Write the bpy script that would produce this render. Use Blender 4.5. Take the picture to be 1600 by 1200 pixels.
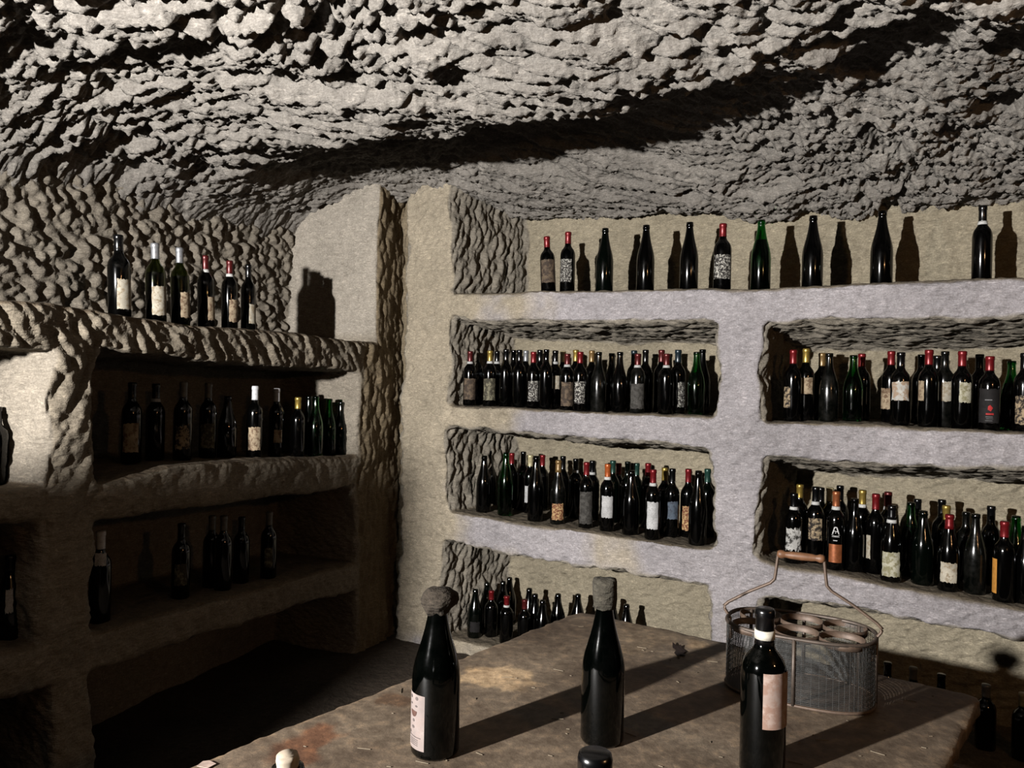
import bpy, math, random
import numpy as np
from mathutils import Matrix, Vector

for o in list(bpy.data.objects):
    bpy.data.objects.remove(o, do_unlink=True)
scene = bpy.context.scene
COL = scene.collection

# ------------------------------------------------------------------ camera
F = 1175.0                      # focal length in pixels of the 1600 x 1200 frame
ROLL = math.radians(1.2)
CAMZ = 1.5
CR, SR = math.cos(ROLL), math.sin(ROLL)
cam_data = bpy.data.cameras.new('camera')
cam_data.sensor_fit = 'HORIZONTAL'
cam_data.sensor_width = 36.0
cam_data.lens = 36.0 * F / 1600.0
cam_data.clip_start = 0.02
cam = bpy.data.objects.new('camera', cam_data)
COL.objects.link(cam)
cam.matrix_world = Matrix(((CR, -SR, 0, 0), (0, 0, -1, 0), (SR, CR, 0, CAMZ), (0, 0, 0, 1)))
scene.camera = cam

# ------------------------------------------------------------------ world, lamp, exposure
world = bpy.data.worlds.new('world')
scene.world = world
world.use_nodes = True
bg = world.node_tree.nodes['Background']
bg.inputs['Color'].default_value = (1.0, 0.72, 0.48, 1)
bg.inputs['Strength'].default_value = 0.0015

LAMP = Vector((-2.1, -0.35, CAMZ + 0.28))
ld = bpy.data.lights.new('cellar_lamp', 'SPOT')          # a work lamp standing left of the viewer, turned into the room
ld.energy = 2450
ld.color = (1.0, 0.97, 0.94)
ld.shadow_soft_size = 0.03
ld.spot_size = math.radians(100)
ld.spot_blend = 0.9
lo = bpy.data.objects.new('cellar_lamp', ld)
lo.location = LAMP
lo.rotation_euler = Vector((math.sin(math.radians(36)), math.cos(math.radians(36)), 0.0)).to_track_quat('-Z', 'Y').to_euler()
COL.objects.link(lo)

bd = bpy.data.lights.new('warm_fill', 'POINT')              # added weak warm fill lamp behind the viewer, lifts the shadows
bd.energy = 38
bd.color = (1.0, 0.56, 0.26)
bd.shadow_soft_size = 0.05
bo = bpy.data.objects.new('warm_fill', bd)
bo.location = (1.9, -0.2, CAMZ + 0.55)
COL.objects.link(bo)

vs = scene.view_settings
vs.view_transform = 'Standard'
vs.look = 'None'
vs.gamma = 1.0
vs.use_curve_mapping = False
vs.exposure = 0.0

# ------------------------------------------------------------------ helpers: pixels to places
def ray(px, py):
    dx, dy = (px - 800) / F, (py - 600) / F
    return np.array([dx * CR + dy * SR, 1.0, dx * SR - dy * CR])   # scaled so that depth = 1

class Wall:
    """vertical wall: u runs along it, v is height over the camera, w goes into the rock"""
    def __init__(s, o, ang_u, ang_w):
        s.o = np.array(o); s.du = np.array(ang_u); s.dw = np.array(ang_w)
    def hit(s, px, py, w=0.0):
        d = ray(px, py)
        o = s.o + s.dw * w
        A = np.array([[d[0], -s.du[0]], [d[1], -s.du[1]]])
        t, u = np.linalg.solve(A, o)
        return u, t * d[2], t
    def xyz(s, u, v, w):
        u, v, w = np.broadcast_arrays(u, v, w)
        return np.stack([s.o[0] + u * s.du[0] + w * s.dw[0],
                         s.o[1] + u * s.du[1] + w * s.dw[1], v + CAMZ], -1)
    def line(s, pts):
        q = np.array([s.hit(a, b)[:2] for a, b in pts])
        q = q[np.argsort(q[:, 0])]
        return lambda u: np.interp(u, q[:, 0], q[:, 1])

aR = math.radians(32.0)
WR = Wall((.847, 3.515), (math.cos(aR), -math.sin(aR)), (math.sin(aR), math.cos(aR)))
aL = math.radians(22.0)
WL = Wall((-1.237, 3.15), (math.sin(aL), math.cos(aL)), (-math.cos(aL), math.sin(aL)))

# ------------------------------------------------------------------ helpers: noise
def h3(ix, iy, iz, seed):
    with np.errstate(over='ignore'):
        h = (ix.astype(np.uint32) * np.uint32(73856093)) ^ (iy.astype(np.uint32) * np.uint32(19349663)) ^ \
            (iz.astype(np.uint32) * np.uint32(83492791)) ^ np.uint32((seed * 2654435761) & 0xffffffff)
        h ^= h >> np.uint32(16); h *= np.uint32(0x85ebca6b)
        h ^= h >> np.uint32(13); h *= np.uint32(0xc2b2ae35)
        h ^= h >> np.uint32(16)
    return h
def hf(h, k=0):
    return ((h >> np.uint32(k * 10)) & np.uint32(1023)).astype(np.float32) / 1023.0
def vnoise(p, seed=0):
    i = np.floor(p).astype(np.int64); f = (p - i).astype(np.float32)
    f = f * f * f * (f * (f * 6 - 15) + 10)
    out = 0
    for a in (0, 1):
        wa = f[:, 0] if a else 1 - f[:, 0]
        for b in (0, 1):
            wb = f[:, 1] if b else 1 - f[:, 1]
            for c in (0, 1):
                wc = f[:, 2] if c else 1 - f[:, 2]
                out = out + wa * wb * wc * hf(h3(i[:, 0] + a, i[:, 1] + b, i[:, 2] + c, seed))
    return out * 2 - 1
def fbm(p, seed=0, octv=3, gain=.5):
    s, a = 0, 1.0
    for k in range(octv):
        s = s + a * vnoise(p * (2.03 ** k), seed + k * 17)
        a *= gain
    return s
def scallop(p, seed=0, off=.55, flat=False, tilt=.5):
    """tool marks: the lower envelope of scooped cells, sharp ridges between them"""
    i = np.floor(p).astype(np.int64); f = (p - i).astype(np.float32)
    best = np.full(len(p), 9.0, np.float32)
    zr = (0,) if flat else (-1, 0, 1)
    for a in (-1, 0, 1):
        for b in (-1, 0, 1):
            for c in zr:
                h = h3(i[:, 0] + a, i[:, 1] + b, i[:, 2] + c, seed)
                dx = a + hf(h, 0) - f[:, 0]; dy = b + hf(h, 1) - f[:, 1]
                dz = 0 if flat else c + hf(h, 2) - f[:, 2]
                k2 = h ^ (h >> np.uint32(7)); h2 = hf(k2, 1)
                d = dx * dx + dy * dy + dz * dz + off * h2 + tilt * ((hf(k2, 0) - .5) * dx + (hf(k2, 2) - .5) * dy)
                np.minimum(best, d, out=best)
    return best
def sstep(a, b, x):
    t = np.clip((x - a) / (b - a), 0, 1)
    return t * t * (3 - 2 * t)
def smin(a, b, k):
    h = np.clip(.5 + .5 * (b - a) / k, 0, 1)
    return b + (a - b) * h - k * h * (1 - h)
def smax(a, b, k):
    return -smin(-a, -b, k)

# ------------------------------------------------------------------ helpers: meshes
def surface_nets(f, org, h):
    nx, ny, nz = f.shape
    s = f > 0
    c = np.zeros((nx - 1, ny - 1, nz - 1), np.uint8)
    for a in (0, 1):
        for b in (0, 1):
            for d in (0, 1):
                c += s[a:nx - 1 + a, b:ny - 1 + b, d:nz - 1 + d]
    act = np.argwhere((c > 0) & (c < 8))
    idx = np.full(c.shape, -1, np.int32)
    idx[act[:, 0], act[:, 1], act[:, 2]] = np.arange(len(act))
    corner = [(a, b, d) for a in (0, 1) for b in (0, 1) for d in (0, 1)]
    val = np.stack([f[act[:, 0] + a, act[:, 1] + b, act[:, 2] + d] for a, b, d in corner], 1)
    acc = np.zeros((len(act), 3), np.float32); cnt = np.zeros(len(act), np.float32)
    for i in range(8):
        for j in range(i + 1, 8):
            ca, cb = np.array(corner[i]), np.array(corner[j])
            if abs(ca - cb).sum() != 1: continue
            m = (val[:, i] > 0) != (val[:, j] > 0)
            t = np.where(m, val[:, i] / np.where(m, val[:, i] - val[:, j], 1), 0)
            acc += np.where(m[:, None], ca + (cb - ca) * t[:, None], 0); cnt += m
    P = np.array(org) + (act + acc / cnt[:, None]) * h
    faces = []
    for ax in range(3):
        sl0 = [slice(1, -1)] * 3; sl0[ax] = slice(0, -1)
        sl1 = [slice(1, -1)] * 3; sl1[ax] = slice(1, None)
        A, B = s[tuple(sl0)], s[tuple(sl1)]
        e = np.argwhere(A != B)
        pos = A[e[:, 0], e[:, 1], e[:, 2]]
        base = e + 1; base[:, ax] -= 1
        o1, o2 = (ax + 1) % 3, (ax + 2) % 3
        q = []
        for d1, d2 in ((-1, -1), (0, -1), (0, 0), (-1, 0)):
            b = base.copy(); b[:, o1] += d1; b[:, o2] += d2
            q.append(idx[b[:, 0], b[:, 1], b[:, 2]])
        q = np.stack(q, 1)
        q[~pos] = q[~pos][:, ::-1]
        faces.append(q)
    Q = np.concatenate(faces)
    return P, Q[(Q >= 0).all(1)]
def vnormals(P, Q):
    n = np.cross(P[Q[:, 2]] - P[Q[:, 0]], P[Q[:, 3]] - P[Q[:, 1]])
    N = np.zeros_like(P)
    for k in range(4):
        for a in range(3):
            N[:, a] += np.bincount(Q[:, k], n[:, a], len(P))
    return N / np.maximum(np.linalg.norm(N, axis=1, keepdims=True), 1e-9)
def quad_mesh(name, P, Q, mat, parent=None, normals=None, tint=None, parts=None):
    me = bpy.data.meshes.new(name)
    used, inv = np.unique(Q.ravel(), return_inverse=True)
    p = np.ascontiguousarray(P[used], np.float32)
    me.vertices.add(len(p)); me.vertices.foreach_set('co', p.ravel())
    me.loops.add(len(inv)); me.loops.foreach_set('vertex_index', inv.astype(np.int32))
    me.polygons.add(len(Q)); me.polygons.foreach_set('loop_start', np.arange(0, len(inv), 4, dtype=np.int32))
    me.update(calc_edges=True)
    me.polygons.foreach_set('use_smooth', np.ones(len(Q), bool))
    if tint is not None:
        at = me.color_attributes.new('tint', 'FLOAT_COLOR', 'POINT')
        c = np.ones((len(p), 4), np.float32); c[:, :3] = tint[used]
        at.data.foreach_set('color', c.ravel())
    if normals is not None:
        me.normals_split_custom_set_from_vertices(normals[used].tolist())
    me.materials.append(mat)
    o = bpy.data.objects.new(name, me); COL.objects.link(o)
    if parent: o.parent = parent
    return o
def mesh_obj(name, verts, faces, mat, parent=None, smooth=True):
    me = bpy.data.meshes.new(name)
    me.from_pydata([tuple(v) for v in verts], [], faces); me.update()
    if smooth: me.polygons.foreach_set('use_smooth', [True] * len(me.polygons))
    if mat: me.materials.append(mat)
    o = bpy.data.objects.new(name, me); COL.objects.link(o)
    if parent: o.parent = parent
    return o
def tag(o, label, cat, group=None):
    o['label'] = label; o['category'] = cat
    if group: o['group'] = group
    return o

# ------------------------------------------------------------------ materials
ALB = .5                        # darkens stone, foil and paper so less bounced light fills the shadows
def new_mat(name):
    m = bpy.data.materials.new(name); m.use_nodes = True
    nt = m.node_tree; b = nt.nodes['Principled BSDF']
    return m, nt, b
def N(nt, t, **kw):
    n = nt.nodes.new(t)
    for k, v in kw.items():
        if k in n.inputs: n.inputs[k].default_value = v
        else: setattr(n, k, v)
    return n
def ramp(nt, fac, stops):
    r = nt.nodes.new('ShaderNodeValToRGB')
    while len(r.color_ramp.elements) < len(stops): r.color_ramp.elements.new(.5)
    for e, (p, c) in zip(r.color_ramp.elements, stops):
        e.position = p; e.color = (*c, 1) if len(c) == 3 else c
    nt.links.new(fac, r.inputs[0]); return r.outputs[0]
def mixc(nt, fac, a, b, mode='MIX'):
    m = nt.nodes.new('ShaderNodeMix'); m.data_type = 'RGBA'; m.blend_type = mode
    for s, v in ((0, fac), (6, a), (7, b)):
        if isinstance(v, (int, float)): m.inputs[s].default_value = v
        elif isinstance(v, tuple): m.inputs[s].default_value = (*v, 1) if len(v) == 3 else v
        else: nt.links.new(v, m.inputs[s])
    return m.outputs[2]
def rock_material(name, base, tinted=True, bump=.5, scr=1.0):
    m, nt, b = new_mat(name)
    base = tuple(x * ALB for x in base)
    tc = N(nt, 'ShaderNodeTexCoord').outputs['Object']
    n1 = N(nt, 'ShaderNodeTexNoise', Scale=2.3, Detail=3.0, Roughness=.6); nt.links.new(tc, n1.inputs['Vector'])
    n2 = N(nt, 'ShaderNodeTexNoise', Scale=26.0, Detail=5.0, Roughness=.68); nt.links.new(tc, n2.inputs['Vector'])
    n3 = N(nt, 'ShaderNodeTexNoise', Scale=150.0, Detail=2.0, Roughness=.7); nt.links.new(tc, n3.inputs['Vector'])
    c1 = ramp(nt, n1.outputs[0], [(.3, tuple(x * .82 for x in base)), (.7, tuple(min(1, x * 1.12) for x in base))])
    c2 = ramp(nt, n2.outputs[0], [(.25, (.78, .77, .76)), (.5, (1, 1, 1)), (.75, (1.16, 1.15, 1.14))])
    col = mixc(nt, 1.0, c1, c2, 'MULTIPLY')
    if tinted:
        a = N(nt, 'ShaderNodeAttribute', attribute_name='tint')
        col = mixc(nt, 1.0, col, a.outputs['Color'], 'MULTIPLY')
    mp3 = N(nt, 'ShaderNodeMapping'); mp3.inputs['Scale'].default_value = (30, 30, 105); mp3.inputs['Rotation'].default_value = (-.5, .75, .9)
    nt.links.new(tc, mp3.inputs[0])
    nw_ = N(nt, 'ShaderNodeTexNoise', Scale=1.0, Detail=3.0, Roughness=.6, Distortion=1.6); nt.links.new(mp3.outputs[0], nw_.inputs['Vector'])
    col = mixc(nt, 1.0, col, ramp(nt, nw_.outputs[0], [(.30, (.82, .81, .80)), (.5, (.98, .98, .98)), (.58, (1.04, 1.04, 1.04)), (.68, (1.42, 1.41, 1.39))]), 'MULTIPLY')
    col = mixc(nt, 1.0, col, ramp(nt, n3.outputs[0], [(.3, (.80, .79, .78)), (.5, (1, 1, 1)), (.7, (1.2, 1.2, 1.2))]), 'MULTIPLY')
    nt.links.new(col, b.inputs['Base Color'])
    b.inputs['Roughness'].default_value = .95
    b.inputs['Specular IOR Level'].default_value = .12
    mp = N(nt, 'ShaderNodeMapping'); mp.inputs['Scale'].default_value = (26, 26, 60); mp.inputs['Rotation'].default_value = (.4, .5, .2)
    nt.links.new(tc, mp.inputs[0])
    v = N(nt, 'ShaderNodeTexVoronoi', Scale=1.0); v.feature = 'F1'
    nt.links.new(mp.outputs[0], v.inputs['Vector'])
    b1 = N(nt, 'ShaderNodeBump', Strength=bump * scr, Distance=.012); nt.links.new(v.outputs['Distance'], b1.inputs['Height'])
    mp2 = N(nt, 'ShaderNodeMapping'); mp2.inputs['Scale'].default_value = (24, 24, 100); mp2.inputs['Rotation'].default_value = (.55, .7, .3)
    nt.links.new(tc, mp2.inputs[0])
    ns = N(nt, 'ShaderNodeTexNoise', Scale=1.0, Detail=3.0, Roughness=.55, Distortion=1.4); nt.links.new(mp2.outputs[0], ns.inputs['Vector'])
    bs = N(nt, 'ShaderNodeBump', Strength=bump * .9, Distance=.010)
    nt.links.new(ns.outputs[0], bs.inputs['Height']); nt.links.new(b1.outputs[0], bs.inputs['Normal'])
    b1 = bs
    b2 = N(nt, 'ShaderNodeBump', Strength=bump, Distance=.010)
    nt.links.new(n2.outputs[0], b2.inputs['Height']); nt.links.new(b1.outputs[0], b2.inputs['Normal'])
    b3 = N(nt, 'ShaderNodeBump', Strength=bump * .6, Distance=.003)
    nt.links.new(n3.outputs[0], b3.inputs['Height']); nt.links.new(b2.outputs[0], b3.inputs['Normal'])
    nt.links.new(b3.outputs[0], b.inputs['Normal'])
    return m

M_ROCK = rock_material('tufa_rock', (.25, .228, .20), True, .5, .7)
M_CEIL = rock_material('tufa_ceiling', (.245, .226, .202), False, .55, .8)
M_FLOOR = rock_material('earth_floor', (.06, .046, .034), False, .6, .5)

# ------------------------------------------------------------------ ceiling
def ceil_z(x, y):
    """height over the camera, before tool marks"""
    z = 0.98 + 0.10 * np.exp(-((x + .2) / 1.6) ** 2) - .02 * (x > 9)
    # step up beyond an oblique line (the dark trough over the corner)
    q = (y - 2.92) * .886 + (x - .1) * .463
    bumpx = sstep(-1.75, -.9, x) * (1 - sstep(.25, 1.25, x))
    z = z - .085 * np.exp(-((q + .28) / .35) ** 2) * bumpx + .150 * sstep(-.08, .22, q) * (1 - sstep(.5, 1.5, q)) * bumpx
    q2 = (y - 2.1) * .9 + (x - 1.2) * .436
    z = z - .035 * np.exp(-((q2 + .2) / .3) ** 2) * sstep(.2, 1.0, x) + .03 * np.exp(-((q2 - .25) / .3) ** 2) * sstep(.2, 1.0, x)
    # the vault comes down to both walls
    wl = (x - WL.o[0]) * WL.dw[0] + (y - WL.o[1]) * WL.dw[1]
    z = z - .16 * sstep(-.2, .75, wl) - .30 * sstep(.5, .8, wl)
    wr = (x - WR.o[0]) * WR.dw[0] + (y - WR.o[1]) * WR.dw[1]
    z = z - .10 * sstep(-.6, .6, wr) - .05 * sstep(.8, 2.4, x)
    return z
def build_ceiling():
    def axis(lo, a, b, hi, fine, coarse):
        return np.concatenate([np.arange(lo, a, coarse), np.arange(a, b, fine), np.arange(b, hi, coarse)])
    xs = axis(-4.2, -2.0, 2.45, 4.2, .0060, .05)
    ys = axis(-3.0, 1.50, 4.95, 5.6, .0050, .05)
    X, Y = np.meshgrid(xs, ys, indexing='ij')
    x, y = X.ravel(), Y.ravel()
    z = ceil_z(x, y)
    P2 = np.stack([x, y, 0 * x], 1)
    wx = fbm(P2 * 2.2, 5, 3); wy = fbm(P2 * 2.2 + 31, 6, 3)
    # strokes run roughly across the room and swing a little
    ang = .02 + .5 * sstep(-1.4, .9, x) + .22 * vnoise(P2 * .9, 9)
    ca, sa = np.cos(ang), np.sin(ang)
    px = ca * x - sa * y + .03 * wx; py = sa * x + ca * y + .03 * wy
    wr = (x - WR.o[0]) * WR.dw[0] + (y - WR.o[1]) * WR.dw[1]
    el = sstep(-1.6, -.1, wr + .25 * wx)
    S = scallop(np.stack([px / .078, py / .036, 0 * x], 1), 3, .75, True, 1.3)
    Sb = scallop(np.stack([px / .15, py / .034, 0 * x], 1), 4, .75, True, 1.1)
    S = S * (1 - el) + Sb * el
    S2 = scallop(np.stack([px / .034 + .02 * wx, py / .018, 0 * x], 1), 8, .7, True, 1.2)
    B = fbm(P2 * 5.5, 21, 2); B2 = fbm(P2 * 1.6 + 40, 23, 2)
    Cf = fbm(P2 * 34, 41, 3)
    big = sstep(-.5, .6, fbm(P2 * 1.7 + 7, 12, 2))
    amp = .75 + .55 * big
    S = .5 * sstep(.0, .9, S) + .5 * S
    d = .046 * amp * (1 - .3 * el) * (S - .45) + .019 * (S2 - .4) + .011 * B + .03 * B2 + .021 * fbm(np.stack([px * 2.4, py * 6.5, 0 * x], 1), 25, 2) + .009 * Cf + .003 * fbm(P2 * 110, 51, 2)
    d = d + .035 * sstep(.12, .55, fbm(np.stack([px * 3.2, py * 6.0, 0 * x], 1), 27, 3))
    z = z + d
    P = np.stack([x, y, z + CAMZ], 1)
    nx, ny = len(xs), len(ys)
    I = np.arange(nx * ny).reshape(nx, ny)
    Q = np.stack([I[:-1, :-1], I[:-1, 1:], I[1:, 1:], I[1:, :-1]], -1).reshape(-1, 4)
    o = quad_mesh('ceiling', P, Q, M_CEIL)
    o['kind'] = 'structure'; o['label'] = 'rough hand-hewn rock ceiling of the cellar'
build_ceiling()

# ------------------------------------------------------------------ right wall
R_At = WR.line([(700, 458), (930, 453), (1080, 450), (1190, 450), (1300, 444), (1400, 440), (1500, 434), (1600, 433)])
R_Ab = WR.line([(700, 497), (760, 503), (900, 505), (1080, 503), (1190, 506), (1300, 503), (1450, 502), (1600, 497)])
R_Bt = WR.line([(700, 633), (800, 637), (920, 644), (1120, 650), (1195, 659), (1330, 660), (1430, 667), (1600, 678)])
R_Bb = WR.line([(700, 668), (770, 674), (830, 680), (920, 689), (1000, 693), (1110, 703), (1187, 716), (1300, 723), (1430, 729), (1600, 736)])
R_Ct = WR.line([(700, 800), (750, 806), (825, 819), (930, 833), (1050, 853), (1115, 858), (1187, 872), (1220, 884), (1292, 893), (1405, 917), (1480, 929), (1600, 953)])
R_Cb = WR.line([(700, 850), (792, 865), (855, 877), (960, 893), (1110, 918), (1190, 935), (1280, 944), (1380, 963), (1480, 980), (1600, 1004)])
uR = lambda px, py=600: WR.hit(px, py)[0]
R_P1a, R_P1b = uR(622), uR(702)
R_P2a, R_P2b = uR(1117), uR(1191)
R_DF = -1.44
R_D = .60
def niche(u, v, w, uL, uRt, vF, vC, D, sL, sR, sC, k=.03):
    g = smin(u - (uL + sL * w), (uRt - sR * w) - u, k)
    g = smin(g, v - vF, k)
    g = smin(g, vC - sC * w - v, k)
    g = smin(g, D - w, k)
    return smin(g, w + .3, k)
def build_right():
    h = .0082
    u = np.arange(R_P1a - .32, 2.35, h, dtype=np.float32)
    v = np.arange(-1.56, 1.16, h, dtype=np.float32)
    w = np.arange(-.10, .70, h, dtype=np.float32)
    U, V, Wd = u[:, None, None], v[None, :, None], w[None, None, :]
    At, Ab, Bt, Bb, Ct, Cb = [np.asarray(g(u), np.float32)[:, None, None] for g in (R_At, R_Ab, R_Bt, R_Bb, R_Ct, R_Cb)]
    wob = .012 * np.sin(V * 9 + 1.3) + .008 * np.sin(V * 23)
    f = -Wd + .008 * np.sin(U * 4.1 + V * 5) + 0 * U
    L1, R1, L2 = R_P1b + wob, R_P2a + wob * .7, R_P2b - wob * .8
    f = smax(f, niche(U, V, Wd, L1, 9, At, 3, R_D, .22, 0, 0), .035)
    f = smax(f, niche(U, V, Wd, L1, R1, Bt, Ab, R_D, .10, .0, .10), .035)
    f = smax(f, niche(U, V, Wd, L2, 9, Bt, Ab, R_D, .05, 0, .13), .035)
    f = smax(f, niche(U, V, Wd, L1, R1, Ct, Bb, R_D, .18, .0, .10), .03)
    f = smax(f, niche(U, V, Wd, L2, 9, Ct, Bb, R_D, .08, 0, .16), .03)
    f = smax(f, niche(U, V, Wd, L1 - .02, R1, R_DF, Cb, R_D - .05, .20, .0, .04), .03)
    f = smax(f, niche(U, V, Wd, L2, 9, R_DF, Cb, R_D - .12, .05, 0, .04), .03)
    # rough groove between the corner and the first pillar
    gr = smin(.055 - np.abs(U - (R_P1a - .035)), .075 - Wd, .05)
    f = smax(f, gr, .05)
    P, Q = surface_nets(np.ascontiguousarray(f, np.float32), (u[0], v[0], w[0]), h)
    nl = vnormals(P, Q)                        # in u, v, w
    if (nl[:, 2].mean() > 0): Q = Q[:, ::-1]; nl = -nl
    p = P.astype(np.float32)
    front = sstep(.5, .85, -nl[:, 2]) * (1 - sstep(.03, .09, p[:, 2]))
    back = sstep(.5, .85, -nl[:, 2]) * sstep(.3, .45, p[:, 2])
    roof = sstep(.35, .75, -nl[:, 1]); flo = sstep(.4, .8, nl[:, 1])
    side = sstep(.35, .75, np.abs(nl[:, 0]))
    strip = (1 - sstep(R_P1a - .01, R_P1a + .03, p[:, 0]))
    wv = np.stack([fbm(p * 5, 61 + k, 2) for k in range(3)], 1)
    pw = p + .02 * wv
    up = sstep(.35, .6, p[:, 1])
    c, s = math.cos(.35), math.sin(.35)
    ru, rw = c * pw[:, 0] + s * pw[:, 2], -s * pw[:, 0] + c * pw[:, 2]
    S_roof = scallop(np.stack([ru / .10, pw[:, 1] / .1, rw / .028], 1), 71, .7)
    S_side = scallop(np.stack([pw[:, 0] / .06, (pw[:, 1] + .4 * pw[:, 2]) / .075, (pw[:, 2] - .35 * pw[:, 1]) / .026], 1), 72, .7)
    S_soft = scallop(np.stack([(pw[:, 0] + .6 * pw[:, 1]) / .07, (pw[:, 1] - .5 * pw[:, 0]) / .022, pw[:, 2] / .07], 1), 73, .5)
    S_lump = scallop(pw / np.array([.05, .09, .05]), 74, .6)
    d = -.024 * (S_roof - .5) * roof - .030 * (S_side - .5) * side - .011 * (S_soft - .4) * np.maximum(front, .3 * flo)
    d = d - .015 * (S_soft - .4) * back - .035 * (S_lump - .5) * strip * sstep(-.2, .2, -nl[:, 2])
    d = d + .004 * fbm(p * 14, 81, 3) + .003 * fbm(p * 50, 83, 2) * (1 - .6 * flo)
    P = P + nl * d[:, None] + .010 * wv * (1 - .8 * flo)[:, None]
    # stone tints: pale ochre rock, lavender grey on front faces further right, brown dust on flat tops
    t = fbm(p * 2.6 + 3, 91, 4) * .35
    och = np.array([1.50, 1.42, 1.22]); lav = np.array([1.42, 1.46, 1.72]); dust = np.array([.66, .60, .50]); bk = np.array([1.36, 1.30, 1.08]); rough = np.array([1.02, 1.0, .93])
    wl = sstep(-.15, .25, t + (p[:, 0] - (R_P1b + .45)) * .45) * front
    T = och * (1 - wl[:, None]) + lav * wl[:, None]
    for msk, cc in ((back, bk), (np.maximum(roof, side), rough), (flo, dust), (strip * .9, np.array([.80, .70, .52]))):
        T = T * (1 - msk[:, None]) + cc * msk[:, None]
    xyz = WR.xyz(P[:, 0], P[:, 1], P[:, 2])
    fl = np.ones(len(Q), bool)
    nw = vnormals(xyz, Q)
    cen = p[Q].mean(1)
    inw = nw.mean(0) @ np.array([WR.dw[0], WR.dw[1], 0]) > 0
    if inw: Q = Q[:, ::-1]; nw = -nw; 
    cu, cv, cw = cen[:, 0], cen[:, 1], cen[:, 2]
    inside = cw < .5
    pil1 = (cu < R_P1b + .012) & (cu > R_P1a - .02) & (cw < .3)
    pil2 = (cu > R_P2a - .012) & (cu < R_P2b + .012) & (cv < R_Ab(cu)) & (cw < .5)
    def band(b, t): return (cv > b(cu) - .012) & (cv < t(cu) + .012) & inside & (cw < .45) & (cu > R_P1b - .01)
    led = [band(R_Ab, R_At), band(R_Bb, R_Bt), band(R_Cb, R_Ct)]
    taken = np.zeros(len(Q), bool)
    root = None
    pieces = []
    for nm, m in (('rock_pillar', pil1), ('rock_pillar', pil2), ('rock_ledge', led[0])):
        m = m & ~taken; taken |= m; pieces.append((nm, m))
    for k in (1, 2):
        for lft in (True, False):
            m = led[k] & ~taken & ((cu < R_P2a + .03) == lft); taken |= m; pieces.append(('rock_ledge', m))
    root = quad_mesh('wall_right', xyz, Q[~taken], M_ROCK, None, nw, T)
    root['kind'] = 'structure'; root['label'] = 'pale rock wall with carved bottle niches right of the corner'
    for nm, m in pieces:
        quad_mesh(nm, xyz, Q[m], M_ROCK, root, nw, T)
build_right()

# ------------------------------------------------------------------ left wall
L_1t = WL.line([(-160, 450), (0, 467), (100, 476), (200, 491), (300, 508), (450, 518), (550, 532), (590, 536)])
L_1b = WL.line([(-160, 520), (0, 535), (80, 543), (155, 540), (200, 551), (250, 557), (325, 562), (400, 568), (450, 571), (525, 577), (562, 580)])
L_2t = WL.line([(-160, 790), (0, 772), (70, 763), (150, 757), (212, 742), (275, 727), (400, 719), (532, 714), (590, 712)])
L_2b = WL.line([(-160, 835), (0, 821), (60, 820), (152, 812), (250, 800), (400, 780), (544, 763), (590, 758)])
L_3t = WL.line([(-160, 1050), (0, 1015), (60, 1008), (157, 988), (337, 939), (525, 887), (590, 870)])
L_3b = WL.line([(-160, 1150), (0, 1095), (165, 1047), (300, 1003), (450, 954), (555, 924), (590, 915)])
uL = lambda px: WL.hit(px, 600)[0]
L_PA, L_PB, L_E = uL(80), uL(152), uL(562)
L_C = uL(617)
L_D = .60
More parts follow.
